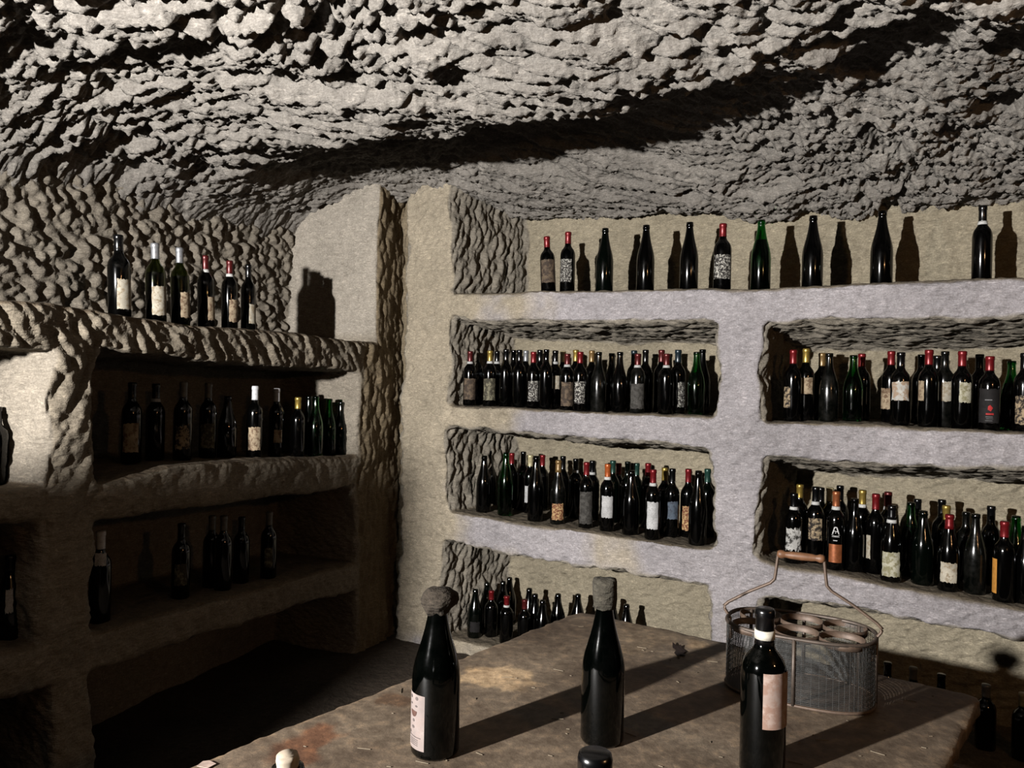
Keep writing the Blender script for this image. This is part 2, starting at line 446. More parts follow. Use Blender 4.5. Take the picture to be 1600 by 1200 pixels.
def build_left():
    h = .0088
    u = np.arange(uL(0) - .75, L_C + .14, h, dtype=np.float32)
    v = np.arange(-1.56, 1.16, h, dtype=np.float32)
    w = np.arange(-.10, .70, h, dtype=np.float32)
    U, V, Wd = u[:, None, None], v[None, :, None], w[None, None, :]
    t1, b1, t2, b2, t3, b3 = [np.asarray(g(u), np.float32)[:, None, None] for g in (L_1t, L_1b, L_2t, L_2b, L_3t, L_3b)]
    wob = .014 * np.sin(V * 7 + .3) + .010 * np.sin(V * 19)
    f = -Wd + .010 * np.sin(U * 3.7 + V * 4) + 0 * U
    PA, PB, E = L_PA + wob, L_PB + wob * .8, L_E - wob * .6
    f = smax(f, niche(U, V, Wd, -9, uL(586) + .035 * (V - .3), t1, 3, L_D, 0, .02, 0, .02), .03)
    f = smax(f, niche(U, V, Wd, -9, PA, t2, b1, .55, 0, .0, .02), .03)
    f = smax(f, niche(U, V, Wd, PB, E, t2, b1, .55, .02, .0, .02), .03)
    f = smax(f, niche(U, V, Wd, -9, PA - .03, t3, b2, .5, 0, .0, .02), .05)
    f = smax(f, niche(U, V, Wd, PB, E, t3, b2, .55, .02, .0, .02), .03)
    f = smax(f, niche(U, V, Wd, PB + .03, E, -1.6, b3, .55, .02, .0, .02), .03)
    f = smax(f, niche(U, V, Wd, -9, PA + .05, -1.6, b3, .55, .02, .0, .02), .03)
    P, Q = surface_nets(np.ascontiguousarray(f, np.float32), (u[0], v[0], w[0]), h)
    nl = vnormals(P, Q)
    if (nl[:, 2].mean() > 0): Q = Q[:, ::-1]; nl = -nl
    p = P.astype(np.float32)
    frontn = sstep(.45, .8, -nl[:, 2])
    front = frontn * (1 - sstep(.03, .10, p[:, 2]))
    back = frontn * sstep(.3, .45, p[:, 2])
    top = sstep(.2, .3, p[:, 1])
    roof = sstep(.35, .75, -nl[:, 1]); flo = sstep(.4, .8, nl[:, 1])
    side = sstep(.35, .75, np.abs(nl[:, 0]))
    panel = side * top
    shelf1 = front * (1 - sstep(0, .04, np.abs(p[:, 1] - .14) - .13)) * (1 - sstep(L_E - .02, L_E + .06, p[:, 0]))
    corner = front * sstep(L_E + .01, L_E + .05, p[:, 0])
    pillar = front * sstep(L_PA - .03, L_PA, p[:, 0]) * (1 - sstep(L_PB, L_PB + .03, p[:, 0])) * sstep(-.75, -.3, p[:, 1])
    wv = np.stack([fbm(p * 5, 161 + k, 2) for k in range(3)], 1)
    pw = p + .02 * wv
    S_lump = scallop(np.stack([(pw[:, 0] + .3 * pw[:, 1]) / .040, pw[:, 1] / .046, pw[:, 2] / .08], 1), 171, .7, False, 1.8)
    S_lump = .6 * sstep(.0, .85, S_lump) + .45 * S_lump + .22 * fbm(pw * 30, 190, 3)
    S_lump2 = scallop(pw / np.array([.024, .03, .03]), 176, .7)
    S_gouge = scallop(np.stack([(pw[:, 0] + .7 * pw[:, 1]) / .028, (pw[:, 1] - .3 * pw[:, 0]) / .15, pw[:, 2] / .07], 1), 172, .8)
    S_pil = scallop(np.stack([(pw[:, 0] - .4 * pw[:, 1]) / .05, pw[:, 1] / .14, pw[:, 2] / .08], 1), 173, .8)
    S_soft = scallop(np.stack([pw[:, 0] / .05, (pw[:, 1] - .5 * pw[:, 2]) / .018, (pw[:, 2] + .3 * pw[:, 1]) / .06], 1), 174, .5)
    S_vert = scallop(np.stack([pw[:, 0] / .03, pw[:, 1] / .085, pw[:, 2] / .05], 1), 175, .8)
    tb = top * frontn * sstep(.2, .4, p[:, 2])
    d = -.030 * (S_lump - .45) * tb - .016 * (S_lump2 - .4) * tb - .024 * (S_gouge - .45) * shelf1 - .007 * (S_lump2 - .4) * np.maximum(shelf1, pillar) - .030 * (S_pil - .4) * pillar
    d = d - .0075 * (S_soft - .4) * side - .020 * (S_vert - .4) * corner - .006 * (S_gouge - .4) * front * (1 - shelf1) * (1 - pillar) * (1 - corner)
    d = d + .005 * fbm(p * 12, 181, 3) * (1 - .5 * panel) + .003 * fbm(p * 50, 183, 2) * (1 - .6 * flo)
    P = P + nl * d[:, None] + .010 * wv * (1 - .8 * flo)[:, None] * (1 - .7 * panel)[:, None]
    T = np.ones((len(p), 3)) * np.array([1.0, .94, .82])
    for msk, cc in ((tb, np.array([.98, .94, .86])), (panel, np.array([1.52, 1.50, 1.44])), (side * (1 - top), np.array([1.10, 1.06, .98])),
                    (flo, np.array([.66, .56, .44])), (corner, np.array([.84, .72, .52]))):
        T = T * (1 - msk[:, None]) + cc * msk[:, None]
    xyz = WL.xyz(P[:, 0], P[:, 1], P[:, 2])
    nw = vnormals(xyz, Q)
    if nw.mean(0) @ np.array([WL.dw[0], WL.dw[1], 0]) > 0: Q = Q[:, ::-1]; nw = -nw
    cen = p[Q].mean(1)
    cu, cv, cw = cen[:, 0], cen[:, 1], cen[:, 2]
    pil1 = (cu > L_PA - .02) & (cu < L_PB + .02) & (cv < L_1b(cu)) & (cw < .5)
    pil2 = (cu > L_E - .012) & (cw < .08)
    def band(b, t): return (cv > b(cu) - .012) & (cv < t(cu) + .012) & (cw < .45) & (cu < L_E + .01)
    taken = np.zeros(len(Q), bool); pieces = []
    for nm, m in (('rock_pillar', pil1), ('rock_pillar', pil2), ('rock_ledge', band(L_1b, L_1t))):
        m = m & ~taken; taken |= m; pieces.append((nm, m))
    for g in ((L_2b, L_2t), (L_3b, L_3t)):
        for lft in (True, False):
            m = band(*g) & ~taken & ((cu < L_PA + .03) == lft); taken |= m; pieces.append(('rock_ledge', m))
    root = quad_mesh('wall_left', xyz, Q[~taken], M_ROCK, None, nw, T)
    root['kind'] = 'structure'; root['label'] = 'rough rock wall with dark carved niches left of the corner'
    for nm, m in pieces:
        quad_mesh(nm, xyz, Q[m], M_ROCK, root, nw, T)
build_left()

# ------------------------------------------------------------------ floor and the added shade block beside the lamp
def grid_patch(name, x0, x1, y0, y1, n, zf, mat):
    xs = np.linspace(x0, x1, n); ys = np.linspace(y0, y1, n)
    X, Y = np.meshgrid(xs, ys, indexing='ij'); x, y = X.ravel(), Y.ravel()
    P = np.stack([x, y, zf(x, y)], 1)
    I = np.arange(n * n).reshape(n, n)
    Q = np.stack([I[:-1, :-1], I[1:, :-1], I[1:, 1:], I[:-1, 1:]], -1).reshape(-1, 4)
    return quad_mesh(name, P, Q, mat)
fo = grid_patch('floor', -4.2, 4.2, -3.0, 5.6, 170, lambda x, y: .012 * fbm(np.stack([x * 3, y * 3, 0 * x], 1), 7, 4) - .01, M_FLOOR)
fo['kind'] = 'structure'; fo['label'] = 'dark earth floor of the cellar'
def build_shade_block():
    h = .024
    # added unseen block of rock between the lamp and the left wall: shades the lower left wall
    c, s = math.cos(math.radians(18.2)), math.sin(math.radians(18.2))
    a = np.arange(-.95, .10, h); b = np.arange(.25, .75, h); z = np.arange(-1.54, .26, h)
    A, B, Z = a[:, None, None], b[None, :, None], z[None, None, :]
    top = .146 + .050 * sstep(-.09, -.01, A)
    f = smax(smax(smax(A + 0 * B + 0 * Z, -A - .85, .02), smax(B - .65, .36 - B, .02), .02), Z - top, .02)
    P, Q = surface_nets(np.ascontiguousarray(f, np.float32), (a[0], b[0], z[0]), h)
    P = P + .007 * np.stack([fbm(P * 9, 300 + k, 3) for k in range(3)], 1)
    xyz = np.stack([LAMP.x + c * P[:, 0] + s * P[:, 1], LAMP.y - s * P[:, 0] + c * P[:, 1], P[:, 2] + CAMZ], 1)
    nw = vnormals(xyz, Q)
    if ((xyz - xyz.mean(0)) * nw).sum() < 0: Q = Q[:, ::-1]
    o = quad_mesh('shade_block', xyz, Q, M_ROCK, None, None, np.ones((len(P), 3)))
    o['kind'] = 'structure'; o['label'] = 'unseen rock block added to shade the lower left wall'
build_shade_block()
#BOTTLES
# ------------------------------------------------------------------ bottle materials
def glass_black(name, col, rough, dust, spec=.5, dcol=(.016, .0145, .0125)):
    m, nt, b = new_mat(name)
    tc = N(nt, 'ShaderNodeTexCoord').outputs['Object']
    oi = N(nt, 'ShaderNodeObjectInfo')
    ad = N(nt, 'ShaderNodeVectorMath'); ad.operation = 'ADD'
    mu = N(nt, 'ShaderNodeMath'); mu.operation = 'MULTIPLY'; mu.inputs[1].default_value = 37.0
    nt.links.new(oi.outputs['Random'], mu.inputs[0])
    nt.links.new(tc, ad.inputs[0]); nt.links.new(mu.outputs[0], ad.inputs[1])
    n = N(nt, 'ShaderNodeTexNoise', Scale=22.0, Detail=6.0, Roughness=.65); nt.links.new(ad.outputs[0], n.inputs['Vector'])
    msk = ramp(nt, n.outputs[0], [(.5 - .25 * dust, (0, 0, 0)), (.85, (1, 1, 1))])
    mm = N(nt, 'ShaderNodeMath'); mm.operation = 'MULTIPLY'; mm.inputs[1].default_value = dust
    nt.links.new(msk, mm.inputs[0])
    c = mixc(nt, mm.outputs[0], col, dcol)
    nt.links.new(c, b.inputs['Base Color'])
    r = N(nt, 'ShaderNodeMapRange'); r.inputs[3].default_value = rough; r.inputs[4].default_value = .6
    nt.links.new(mm.outputs[0], r.inputs[0]); nt.links.new(r.outputs[0], b.inputs['Roughness'])
    b.inputs['Specular IOR Level'].default_value = spec
    n2 = N(nt, 'ShaderNodeTexNoise', Scale=60.0, Detail=2.0); nt.links.new(ad.outputs[0], n2.inputs['Vector'])
    bp = N(nt, 'ShaderNodeBump', Strength=.03, Distance=.003); nt.links.new(n2.outputs[0], bp.inputs['Height'])
    nt.links.new(bp.outputs[0], b.inputs['Normal'])
    return m
def glass_green(name, col):
    m, nt, b = new_mat(name)
    b.inputs['Base Color'].default_value = (*col, 1)
    b.inputs['Transmission Weight'].default_value = 1.0
    b.inputs['Roughness'].default_value = .10
    b.inputs['IOR'].default_value = 1.45
    return m
def foil(name, col, metal=.5, rough=.34):
    m, nt, b = new_mat(name)
    col = tuple(x * ALB for x in col)
    n = N(nt, 'ShaderNodeTexNoise', Scale=55.0, Detail=5.0, Roughness=.7)
    nt.links.new(N(nt, 'ShaderNodeTexCoord').outputs['Object'], n.inputs['Vector'])
    c = ramp(nt, n.outputs[0], [(.3, tuple(x * .55 for x in col)), (.6, col)])
    nt.links.new(c, b.inputs['Base Color'])
    b.inputs['Metallic'].default_value = metal; b.inputs['Roughness'].default_value = rough
    return m
def paper(name, base, spot, amount, scale=70.0, text=None, tcol=(.03, .025, .02)):
    """aged label paper; amount = how much mould or stain; text = strength of tiny print lines"""
    m, nt, b = new_mat(name)
    base = tuple(x * ALB for x in base); spot = tuple(x * ALB for x in spot)
    tc = N(nt, 'ShaderNodeTexCoord').outputs['Object']
    oi = N(nt, 'ShaderNodeObjectInfo')
    mu = N(nt, 'ShaderNodeMath'); mu.operation = 'MULTIPLY'; mu.inputs[1].default_value = 51.0
    nt.links.new(oi.outputs['Random'], mu.inputs[0])
    ad = N(nt, 'ShaderNodeVectorMath'); ad.operation = 'ADD'
    nt.links.new(tc, ad.inputs[0]); nt.links.new(mu.outputs[0], ad.inputs[1])
    n = N(nt, 'ShaderNodeTexNoise', Scale=scale, Detail=6.0, Roughness=.65); nt.links.new(ad.outputs[0], n.inputs['Vector'])
    k = ramp(nt, n.outputs[0], [(.62 - amount * .35, (0, 0, 0)), (.70 - amount * .30, (1, 1, 1))])
    n2 = N(nt, 'ShaderNodeTexNoise', Scale=25.0, Detail=3.0); nt.links.new(ad.outputs[0], n2.inputs['Vector'])
    c0 = ramp(nt, n2.outputs[0], [(.35, tuple(x * .7 for x in base)), (.65, base)])
    c = mixc(nt, k, c0, spot)
    if text:
        w = N(nt, 'ShaderNodeTexWave', Scale=95.0, Distortion=0.0); w.wave_type = 'BANDS'; w.bands_direction = 'Z'
        nt.links.new(tc, w.inputs['Vector'])
        n3 = N(nt, 'ShaderNodeTexNoise', Scale=260.0, Detail=1.0); nt.links.new(tc, n3.inputs['Vector'])
        mm = N(nt, 'ShaderNodeMath'); mm.operation = 'MULTIPLY'
        nt.links.new(ramp(nt, w.outputs[0], [(.72, (0, 0, 0)), (.8, (1, 1, 1))]), mm.inputs[0])
        nt.links.new(ramp(nt, n3.outputs[0], [(.47, (0, 0, 0)), (.52, (1, 1, 1))]), mm.inputs[1])
        m2 = N(nt, 'ShaderNodeMath'); m2.operation = 'MULTIPLY'; m2.inputs[1].default_value = text
        nt.links.new(mm.outputs[0], m2.inputs[0])
        c = mixc(nt, m2.outputs[0], c, tcol)
    nt.links.new(c, b.inputs['Base Color'])
    b.inputs['Roughness'].default_value = .8
    b.inputs['Specular IOR Level'].default_value = .2
    return m
def plain(name, col, rough=.7, metal=0.0):
    m, nt, b = new_mat(name)
    col = tuple(x * ALB for x in col)
    n = N(nt, 'ShaderNodeTexNoise', Scale=90.0, Detail=4.0)
    nt.links.new(N(nt, 'ShaderNodeTexCoord').outputs['Object'], n.inputs['Vector'])
    c = ramp(nt, n.outputs[0], [(.3, tuple(x * .65 for x in col)), (.7, col)])
    nt.links.new(c, b.inputs['Base Color'])
    b.inputs['Roughness'].default_value = rough; b.inputs['Metallic'].default_value = metal
    b.inputs['Specular IOR Level'].default_value = .2
    return m
GLASS = {'k': glass_black('black_glass', (.0003, .0003, .0003), .105, .03),
         'n': glass_black('dark_green_glass', (.0003, .0008, .0005), .105, .05),
         'd': glass_black('dusty_glass', (.0006, .0008, .0006), .14, .36),
         't': glass_black('dull_table_glass', (.0001, .0002, .00015), .07, .10, .28, (.007, .0065, .006)),
         'g': glass_green('green_glass', (.035, .30, .075)),
         'o': glass_green('olive_glass', (.18, .22, .04))}
WINE = plain('wine', (.010, .002, .002), .3)
CAPS = {'red': foil('red_foil', (.25, .012, .016)), 'darkred': foil('dark_red_foil', (.13, .014, .014)),
        'gold': foil('gold_foil', (.62, .43, .10), .75), 'tan': foil('tan_foil', (.28, .17, .06), .4),
        'cream': foil('cream_foil', (.62, .54, .32), .2), 'white': foil('white_foil', (.72, .72, .74), .1, .45),
        'silver': foil('silver_foil', (.42, .43, .45), .6, .38), 'grey': foil('grey_foil', (.17, .165, .15), .2, .5),
        'black': foil('black_foil', (.002, .002, .0024), .0, .22), 'blue': foil('dark_blue_foil', (.015, .03, .04), .3, .3),
        'green': foil('green_foil', (.02, .075, .055), .4, .35), 'orange': foil('orange_foil', (.62, .14, .03), .4),
        'copper': foil('copper_foil', (.50, .16, .06), .6)}
M_BAND = paper('neck_band_paper', (.70, .70, .68), (.35, .34, .32), .2, 200.0, .5)
LABELS = {'cream': paper('cream_label', (.55, .50, .40), (.30, .24, .16), .35, 60, .3),
          'tan': paper('tan_label', (.46, .36, .24), (.16, .10, .06), .4, 60, .25),
          'white': paper('white_label', (.62, .62, .62), (.40, .40, .40), .2, 90, .6),
          'stained': paper('stained_white_label', (.60, .59, .54), (.36, .26, .18), .5, 45, .2),
          'torn': paper('torn_tan_label', (.42, .32, .20), (.02, .015, .012), .5, 65),
          'torn white': paper('torn_white_label', (.62, .61, .58), (.03, .028, .024), .45, 50, .3),
          'ornate': paper('ornate_label', (.58, .56, .50), (.025, .022, .02), .62, 130),
          'ornate tan': paper('ornate_tan_label', (.62, .42, .20), (.17, .06, .03), .55, 120),
          'brown': paper('brown_label', (.16, .115, .075), (.05, .035, .025), .5, 45),
          'grey': paper('grey_label', (.085, .08, .072), (.035, .032, .028), .5, 60),
          'mouldy': paper('mouldy_label', (.26, .24, .16), (.05, .045, .03), .6, 50),
          'moss': paper('greenish_cream_label', (.56, .54, .42), (.26, .24, .14), .5, 50, .3),
          'blue': paper('blue_grey_label', (.10, .13, .17), (.05, .06, .08), .4, 60),
          'copper': CAPS['copper'], 'orange': plain('orange_label', (.62, .28, .05)),
          'dark': paper('dark_label', (.012, .010, .010), (.006, .005, .005), .4, 60),
          'pink': paper('pinkish_label', (.40, .30, .255), (.27, .17, .13), .5, 40),
          'pale': paper('pale_pink_label', (.25, .205, .19), (.21, .165, .15), .3, 40)}
P_WHITE = plain('white_print', (.7, .7, .7)); P_RED = plain('red_print', (.45, .02, .02)); P_GREY = plain('grey_print', (.22, .22, .22))
P_BROWN = plain('brown_print', (.085, .04, .03)); P_TAUPE = plain('taupe_print', (.10, .08, .075))

# ------------------------------------------------------------------ bottle meshes (shared)
PROF = {
 'bordeaux': dict(R=.0375, H=.300, neck=.238, p=[(0, .006), (.026, .0), (.0345, .0), (.0375, .005), (.0375, .175), (.0372, .188), (.0355, .199), (.0315, .210), (.0250, .219), (.0190, .227), (.0158, .236), (.0147, .246), (.0142, .284), (.0158, .286), (.0158, .295), (.0148, .300), (.0105, .300), (.0100, .293), (0, .292)]),
 'champagne': dict(R=.0425, H=.310, neck=.240, p=[(0, .008), (.028, .0), (.0390, .0), (.0425, .006), (.0425, .138), (.0422, .150), (.0408, .166), (.0375, .184), (.0325, .203), (.0272, .222), (.0225, .242), (.0188, .262), (.0164, .280), (.0154, .291), (.0172, .292), (.0172, .300), (.0158, .303), (.0155, .310), (.0105, .310), (.0100, .302), (0, .301)]),
 'burgundy': dict(R=.0400, H=.298, neck=.240, p=[(0, .008), (.028, .0), (.0370, .0), (.0400, .005), (.0400, .135), (.0392, .150), (.0360, .170), (.0300, .192), (.0230, .214), (.0178, .236), (.0155, .256), (.0146, .280), (.0146, .283), (.0165, .284), (.0165, .292), (.0152, .298), (.0105, .298), (.0100, .291), (0, .290)])}
SEG = 28
def lathe(name, prof, mat, seg=SEG, parent=None):
    vs_, fs = [], []
    rings = []
    for r, z in prof:
        if r < 1e-6:
            rings.append([len(vs_)]); vs_.append((0, 0, z))
        else:
            rings.append(list(range(len(vs_), len(vs_) + seg)))
            vs_ += [(r * math.cos(2 * math.pi * k / seg), r * math.sin(2 * math.pi * k / seg), z) for k in range(seg)]
    for A, B in zip(rings[:-1], rings[1:]):
        for k in range(seg):
            k2 = (k + 1) % seg
            if len(A) == 1: fs.append((A[0], B[k2], B[k]))
            elif len(B) == 1: fs.append((A[k], A[k2], B[0]))
            else: fs.append((A[k], A[k2], B[k2], B[k]))
    me = bpy.data.meshes.new(name)
    me.from_pydata(vs_, [], fs); me.update()
    me.polygons.foreach_set('use_smooth', [True] * len(fs))
    if mat: me.materials.append(mat)
    return me
_cache = {}
def cached(key, fn):
    if key not in _cache: _cache[key] = fn()
    return _cache[key]
def rad_at(shape, z):
    p = [q for q in PROF[shape]['p'][2:-3]]
    return float(np.interp(z, [q[1] for q in p], [q[0] for q in p]))
def body_mesh(shape, g):
    def mk():
        p = list(PROF[shape]['p'])
        if g in 'go':                       # real shell: outside, rim, inside
            top = PROF[shape]['H']
            inner = [(max(r - .0028, .0085), max(z, .006)) for r, z in p[2:-3] if z < top - .002][::-1]
            p = p[:-2] + inner[1:] + [(0, .010)]
        return lathe('glass', p, GLASS[g])
    return cached(('b', shape, g), mk)
def wine_mesh(shape, lvl):
    def mk():
        p = [(max(r - .0032, .006), max(z, .011)) for r, z in PROF[shape]['p'][2:-3] if z < lvl]
        p = [(0, .011)] + p + [(rad_at(shape, lvl) - .0032, lvl), (0, lvl)]
        return lathe('wine', p, WINE)
    return cached(('w', shape, lvl), mk)
def capsule_mesh(shape, cap, lo):
    def mk():
        H = PROF[shape]['H']
        zs = [lo] + [z for r, z in PROF[shape]['p'][2:-3] if z > lo + .002]
        p = [(rad_at(shape, z) + .0009, z) for z in zs] + [(.0135, H + .0012), (0, H + .0012)]
        p = [(p[0][0] - .0008, lo)] + p
        return lathe('capsule', p, CAPS[cap], 20)
    return cached(('c', shape, cap, lo), mk)
def band_mesh(shape, lo, hi):
    def mk():
        a, b = rad_at(shape, lo), rad_at(shape, hi)
        return lathe('neck_band', [(a, lo), (a + .0014, lo), (b + .0014, hi), (b, hi)], M_BAND, 20)
    return cached(('n', shape, lo, hi), mk)
def patch_mesh(name, R, half, z0, z1, mat, rag=0.0, seed=0, eps=.0007):
    """piece of paper wrapped round the bottle, centred on local -Y; half = half angle in degrees"""
    rnd = random.Random(seed); n, m = 14, 6
    vs_, fs = [], []
    for j in range(m + 1):
        for i in range(n + 1):
            a = math.radians(half) * (2 * i / n - 1); z = z0 + (z1 - z0) * j / m
            if i in (0, n): a += rnd.uniform(-1, .3) * rag * math.radians(half) * (1 if i else -1) * .3
            if j in (0, m): z += rnd.uniform(-1, .2) * rag * .014 * (1 if j else -1)
            vs_.append(((R + eps) * math.sin(a), -(R + eps) * math.cos(a), z))
    for j in range(m):
        for i in range(n):
            k = j * (n + 1) + i
            fs.append((k, k + 1, k + n + 2, k + n + 1))
    me = bpy.data.meshes.new(name); me.from_pydata(vs_, [], fs); me.update()
    me.polygons.foreach_set('use_smooth', [True] * len(fs)); me.materials.append(mat)
    return me
def print_mesh(name, R, polys, mat, eps=.0013):
    """flat print wrapped on the bottle: polys are 2-D outlines in metres (s along the girth, z up)"""
    vs_, fs = [], []
    def clip(q, lim, sgn):
        out = []
        for i in range(len(q)):
            a, c = q[i - 1], q[i]
            ia, ic = sgn * (a[0] - lim) >= 0, sgn * (c[0] - lim) >= 0
            if ia != ic:
                t = (lim - a[0]) / (c[0] - a[0]); out.append((lim, a[1] + t * (c[1] - a[1])))
            if ic: out.append(c)
        return out
    strips = []                                   # narrow strips, so that wide marks follow the round glass
    for q in polys:
        s0, s1 = min(p[0] for p in q), max(p[0] for p in q)
        n = max(1, int(math.ceil((s1 - s0) / .003)))
        for k in range(n):
            r = q if n == 1 else clip(clip(q, s0 + (s1 - s0) * k / n, 1), s0 + (s1 - s0) * (k + 1) / n, -1)
            if len(r) > 2: strips.append(r)
    for q in strips:
        b = len(vs_)
        vs_ += [((R + eps) * math.sin(s / R), -(R + eps) * math.cos(s / R), z) for s, z in q]
        fs.append(tuple(range(b, b + len(q))))
    me = bpy.data.meshes.new(name); me.from_pydata(vs_, [], fs); me.update(); me.materials.append(mat)
    return me
def stroke(p0, p1, t):
    (a, b), (c, d) = p0, p1
    L = math.hypot(c - a, d - b); nx, ny = -(d - b) / L * t / 2, (c - a) / L * t / 2
    return [(a + nx, b + ny), (a - nx, b - ny), (c - nx, d - ny), (c + nx, d + ny)]
def rect(a, b, c, d):
    return [(a, b), (c, b), (c, d), (a, d)]

ORD = ['zeroth', 'first', 'second', 'third', 'fourth', 'fifth', 'sixth', 'seventh', 'eighth', 'ninth', 'tenth', 'eleventh', 'twelfth', 'thirteenth', 'fourteenth',
       'fifteenth', 'sixteenth', 'seventeenth', 'eighteenth', 'nineteenth', 'twentieth', 'twenty-first', 'twenty-second', 'twenty-third', 'twenty-fourth',
       'twenty-fifth', 'twenty-sixth', 'twenty-seventh', 'twenty-eighth', 'twenty-ninth', 'thirtieth']
PLACED = []      # (x, y, radius) of bottles already standing, per ledge
def add_bottle(pos, shape='bordeaux', g='k', cap=None, band=False, lab=None, yaw=0, sc=1.0, rs=1.0, lz=(.055, .145), half=52,
               tilt=0.0, caplo=.242, rag=.3, seed=0, look=None, label='', group=None, wine=.2):
    pr = PROF[shape]
    root = bpy.data.objects.new('champagne_bottle' if shape == 'champagne' else 'wine_bottle', None)
    root.empty_display_size = .05
    COL.objects.link(root)
    root.location = pos; root.scale = (rs, rs, sc)
    root.rotation_euler = (0, math.radians(tilt), math.atan2(-pos[0], pos[1]))
    tag(root, label, 'bottle', group)
    def part(name, me, yw=0):
        o = bpy.data.objects.new(name, me); COL.objects.link(o); o.parent = root
        if yw: o.rotation_euler.z = math.radians(yw)
        return o
    b = part('glass', body_mesh(shape, g))
    if g in 'go': part('wine', wine_mesh(shape, wine))
    if cap: part('capsule', capsule_mesh(shape, cap, caplo))
    if band: part('neck_band', band_mesh(shape, caplo - .012, caplo + .001))
    if lab:
        lz0, lz1 = lz
        v = seed % 5
        me = cached(('l', shape, lab, lz, half, v, rag), lambda: patch_mesh('paper_label', pr['R'], half, lz0, lz1, LABELS[lab], rag, v))
        part('paper_label', me, yaw)
    return root

def row(wall, floor, where, group, items, wmax=.47):
    """items: (px, top py, w, shape, glass, cap, band, label, extra)"""
    items = sorted(items, key=lambda t: t[0])
    placed = []
    todo = sorted(range(len(items)), key=lambda i: items[i][2])
    for i in todo:
        px, py, w, shape, g, cap, band, lab, ex = items[i]
        ex = dict(ex); rs = ex.pop('rs', 1.0); R = PROF[shape]['R'] * rs
        best = None
        for k in range(80):
            w2 = w + (.011 * ((k + 1) // 2)) * (1 if k % 2 else -1)
            if w2 < .055 or w2 > wmax: continue
            u, v, t = wall.hit(px, py, w2)
            p = wall.xyz(u, 0.0, w2)
            if all((p[0] - a) ** 2 + (p[1] - b) ** 2 > (R + r + .001) ** 2 for a, b, r in placed):
                best = (u, v, w2, p); break
        if best is None:
            print('NO ROOM', where, px); continue
        u, v, w2, p = best
        placed.append((p[0], p[1], R))
        z = float(floor(u)) + .001
        sc = (v - z) / PROF[shape]['H']
        if not .8 < sc < 1.2: print('scale', where, px, round(sc, 2))
        sc = min(max(sc, .86), 1.13)
        gname = {'k': 'black', 'n': 'dark', 't': 'dull', 'd': 'dusty', 'g': 'green', 'o': 'olive'}[g]
        kind = {'bordeaux': '', 'champagne': 'sparkling', 'burgundy': 'sloped'}[shape]
        look = ex.pop('look', None)
        if not look:
            a = ('%s capped ' % cap.replace('darkred', 'maroon').replace('blue', 'navy')) if cap else gname + ' uncapped '
            look = a + (kind + ' ' if kind and not lab else '') + 'bottle' + ((' with %s label' % lab) if lab else '')
        label = '%s, %s from left %s' % (look, ORD[i + 1], where)
        add_bottle((p[0], p[1], z + CAMZ), shape, g, cap, band, lab, sc=sc, rs=rs, seed=i * 7 + int(px), label=label, group=group, **ex)

B, C_, G_ = 'bordeaux', 'champagne', 'burgundy'
Z = {}
row(WR, R_At, 'on the top right ledge', 'bottles on the top right ledge', [
 (859, 370, .10, B, 'k', 'red', False, 'brown', dict(tilt=-3, lz=(.05, .175), half=62, rs=1.06)),
 (888, 363, .12, B, 'k', 'red', False, 'ornate', dict(lz=(.05, .165), half=50, yaw=-18, rs=1.06)),
 (946, 357, .16, C_, 'n', None, False, None, dict(rs=1.06)),
 (1010, 352, .18, C_, 'k', None, False, None, dict(rs=1.06)),
 (1078, 347, .20, C_, 'k', None, False, None, dict(rs=1.06)),
 (1130, 350, .14, B, 'k', 'red', False, 'ornate', dict(lz=(.05, .16), half=62, rs=1.1, look='red capped bottle with ornate framed label')),
 (1190, 344, .22, C_, 'g', None, False, None, dict(wine=.225, rs=1.08, look='green-necked uncapped sparkling bottle')),
 (1271, 337, .24, C_, 'k', None, False, None, dict(rs=1.08)),
 (1379, 330, .27, C_, 'k', None, False, None, dict(rs=1.08)),
 (1536, 318, .30, B, 'k', 'black', True, None, dict(look='black capped bottle with white neck band'))], .5)
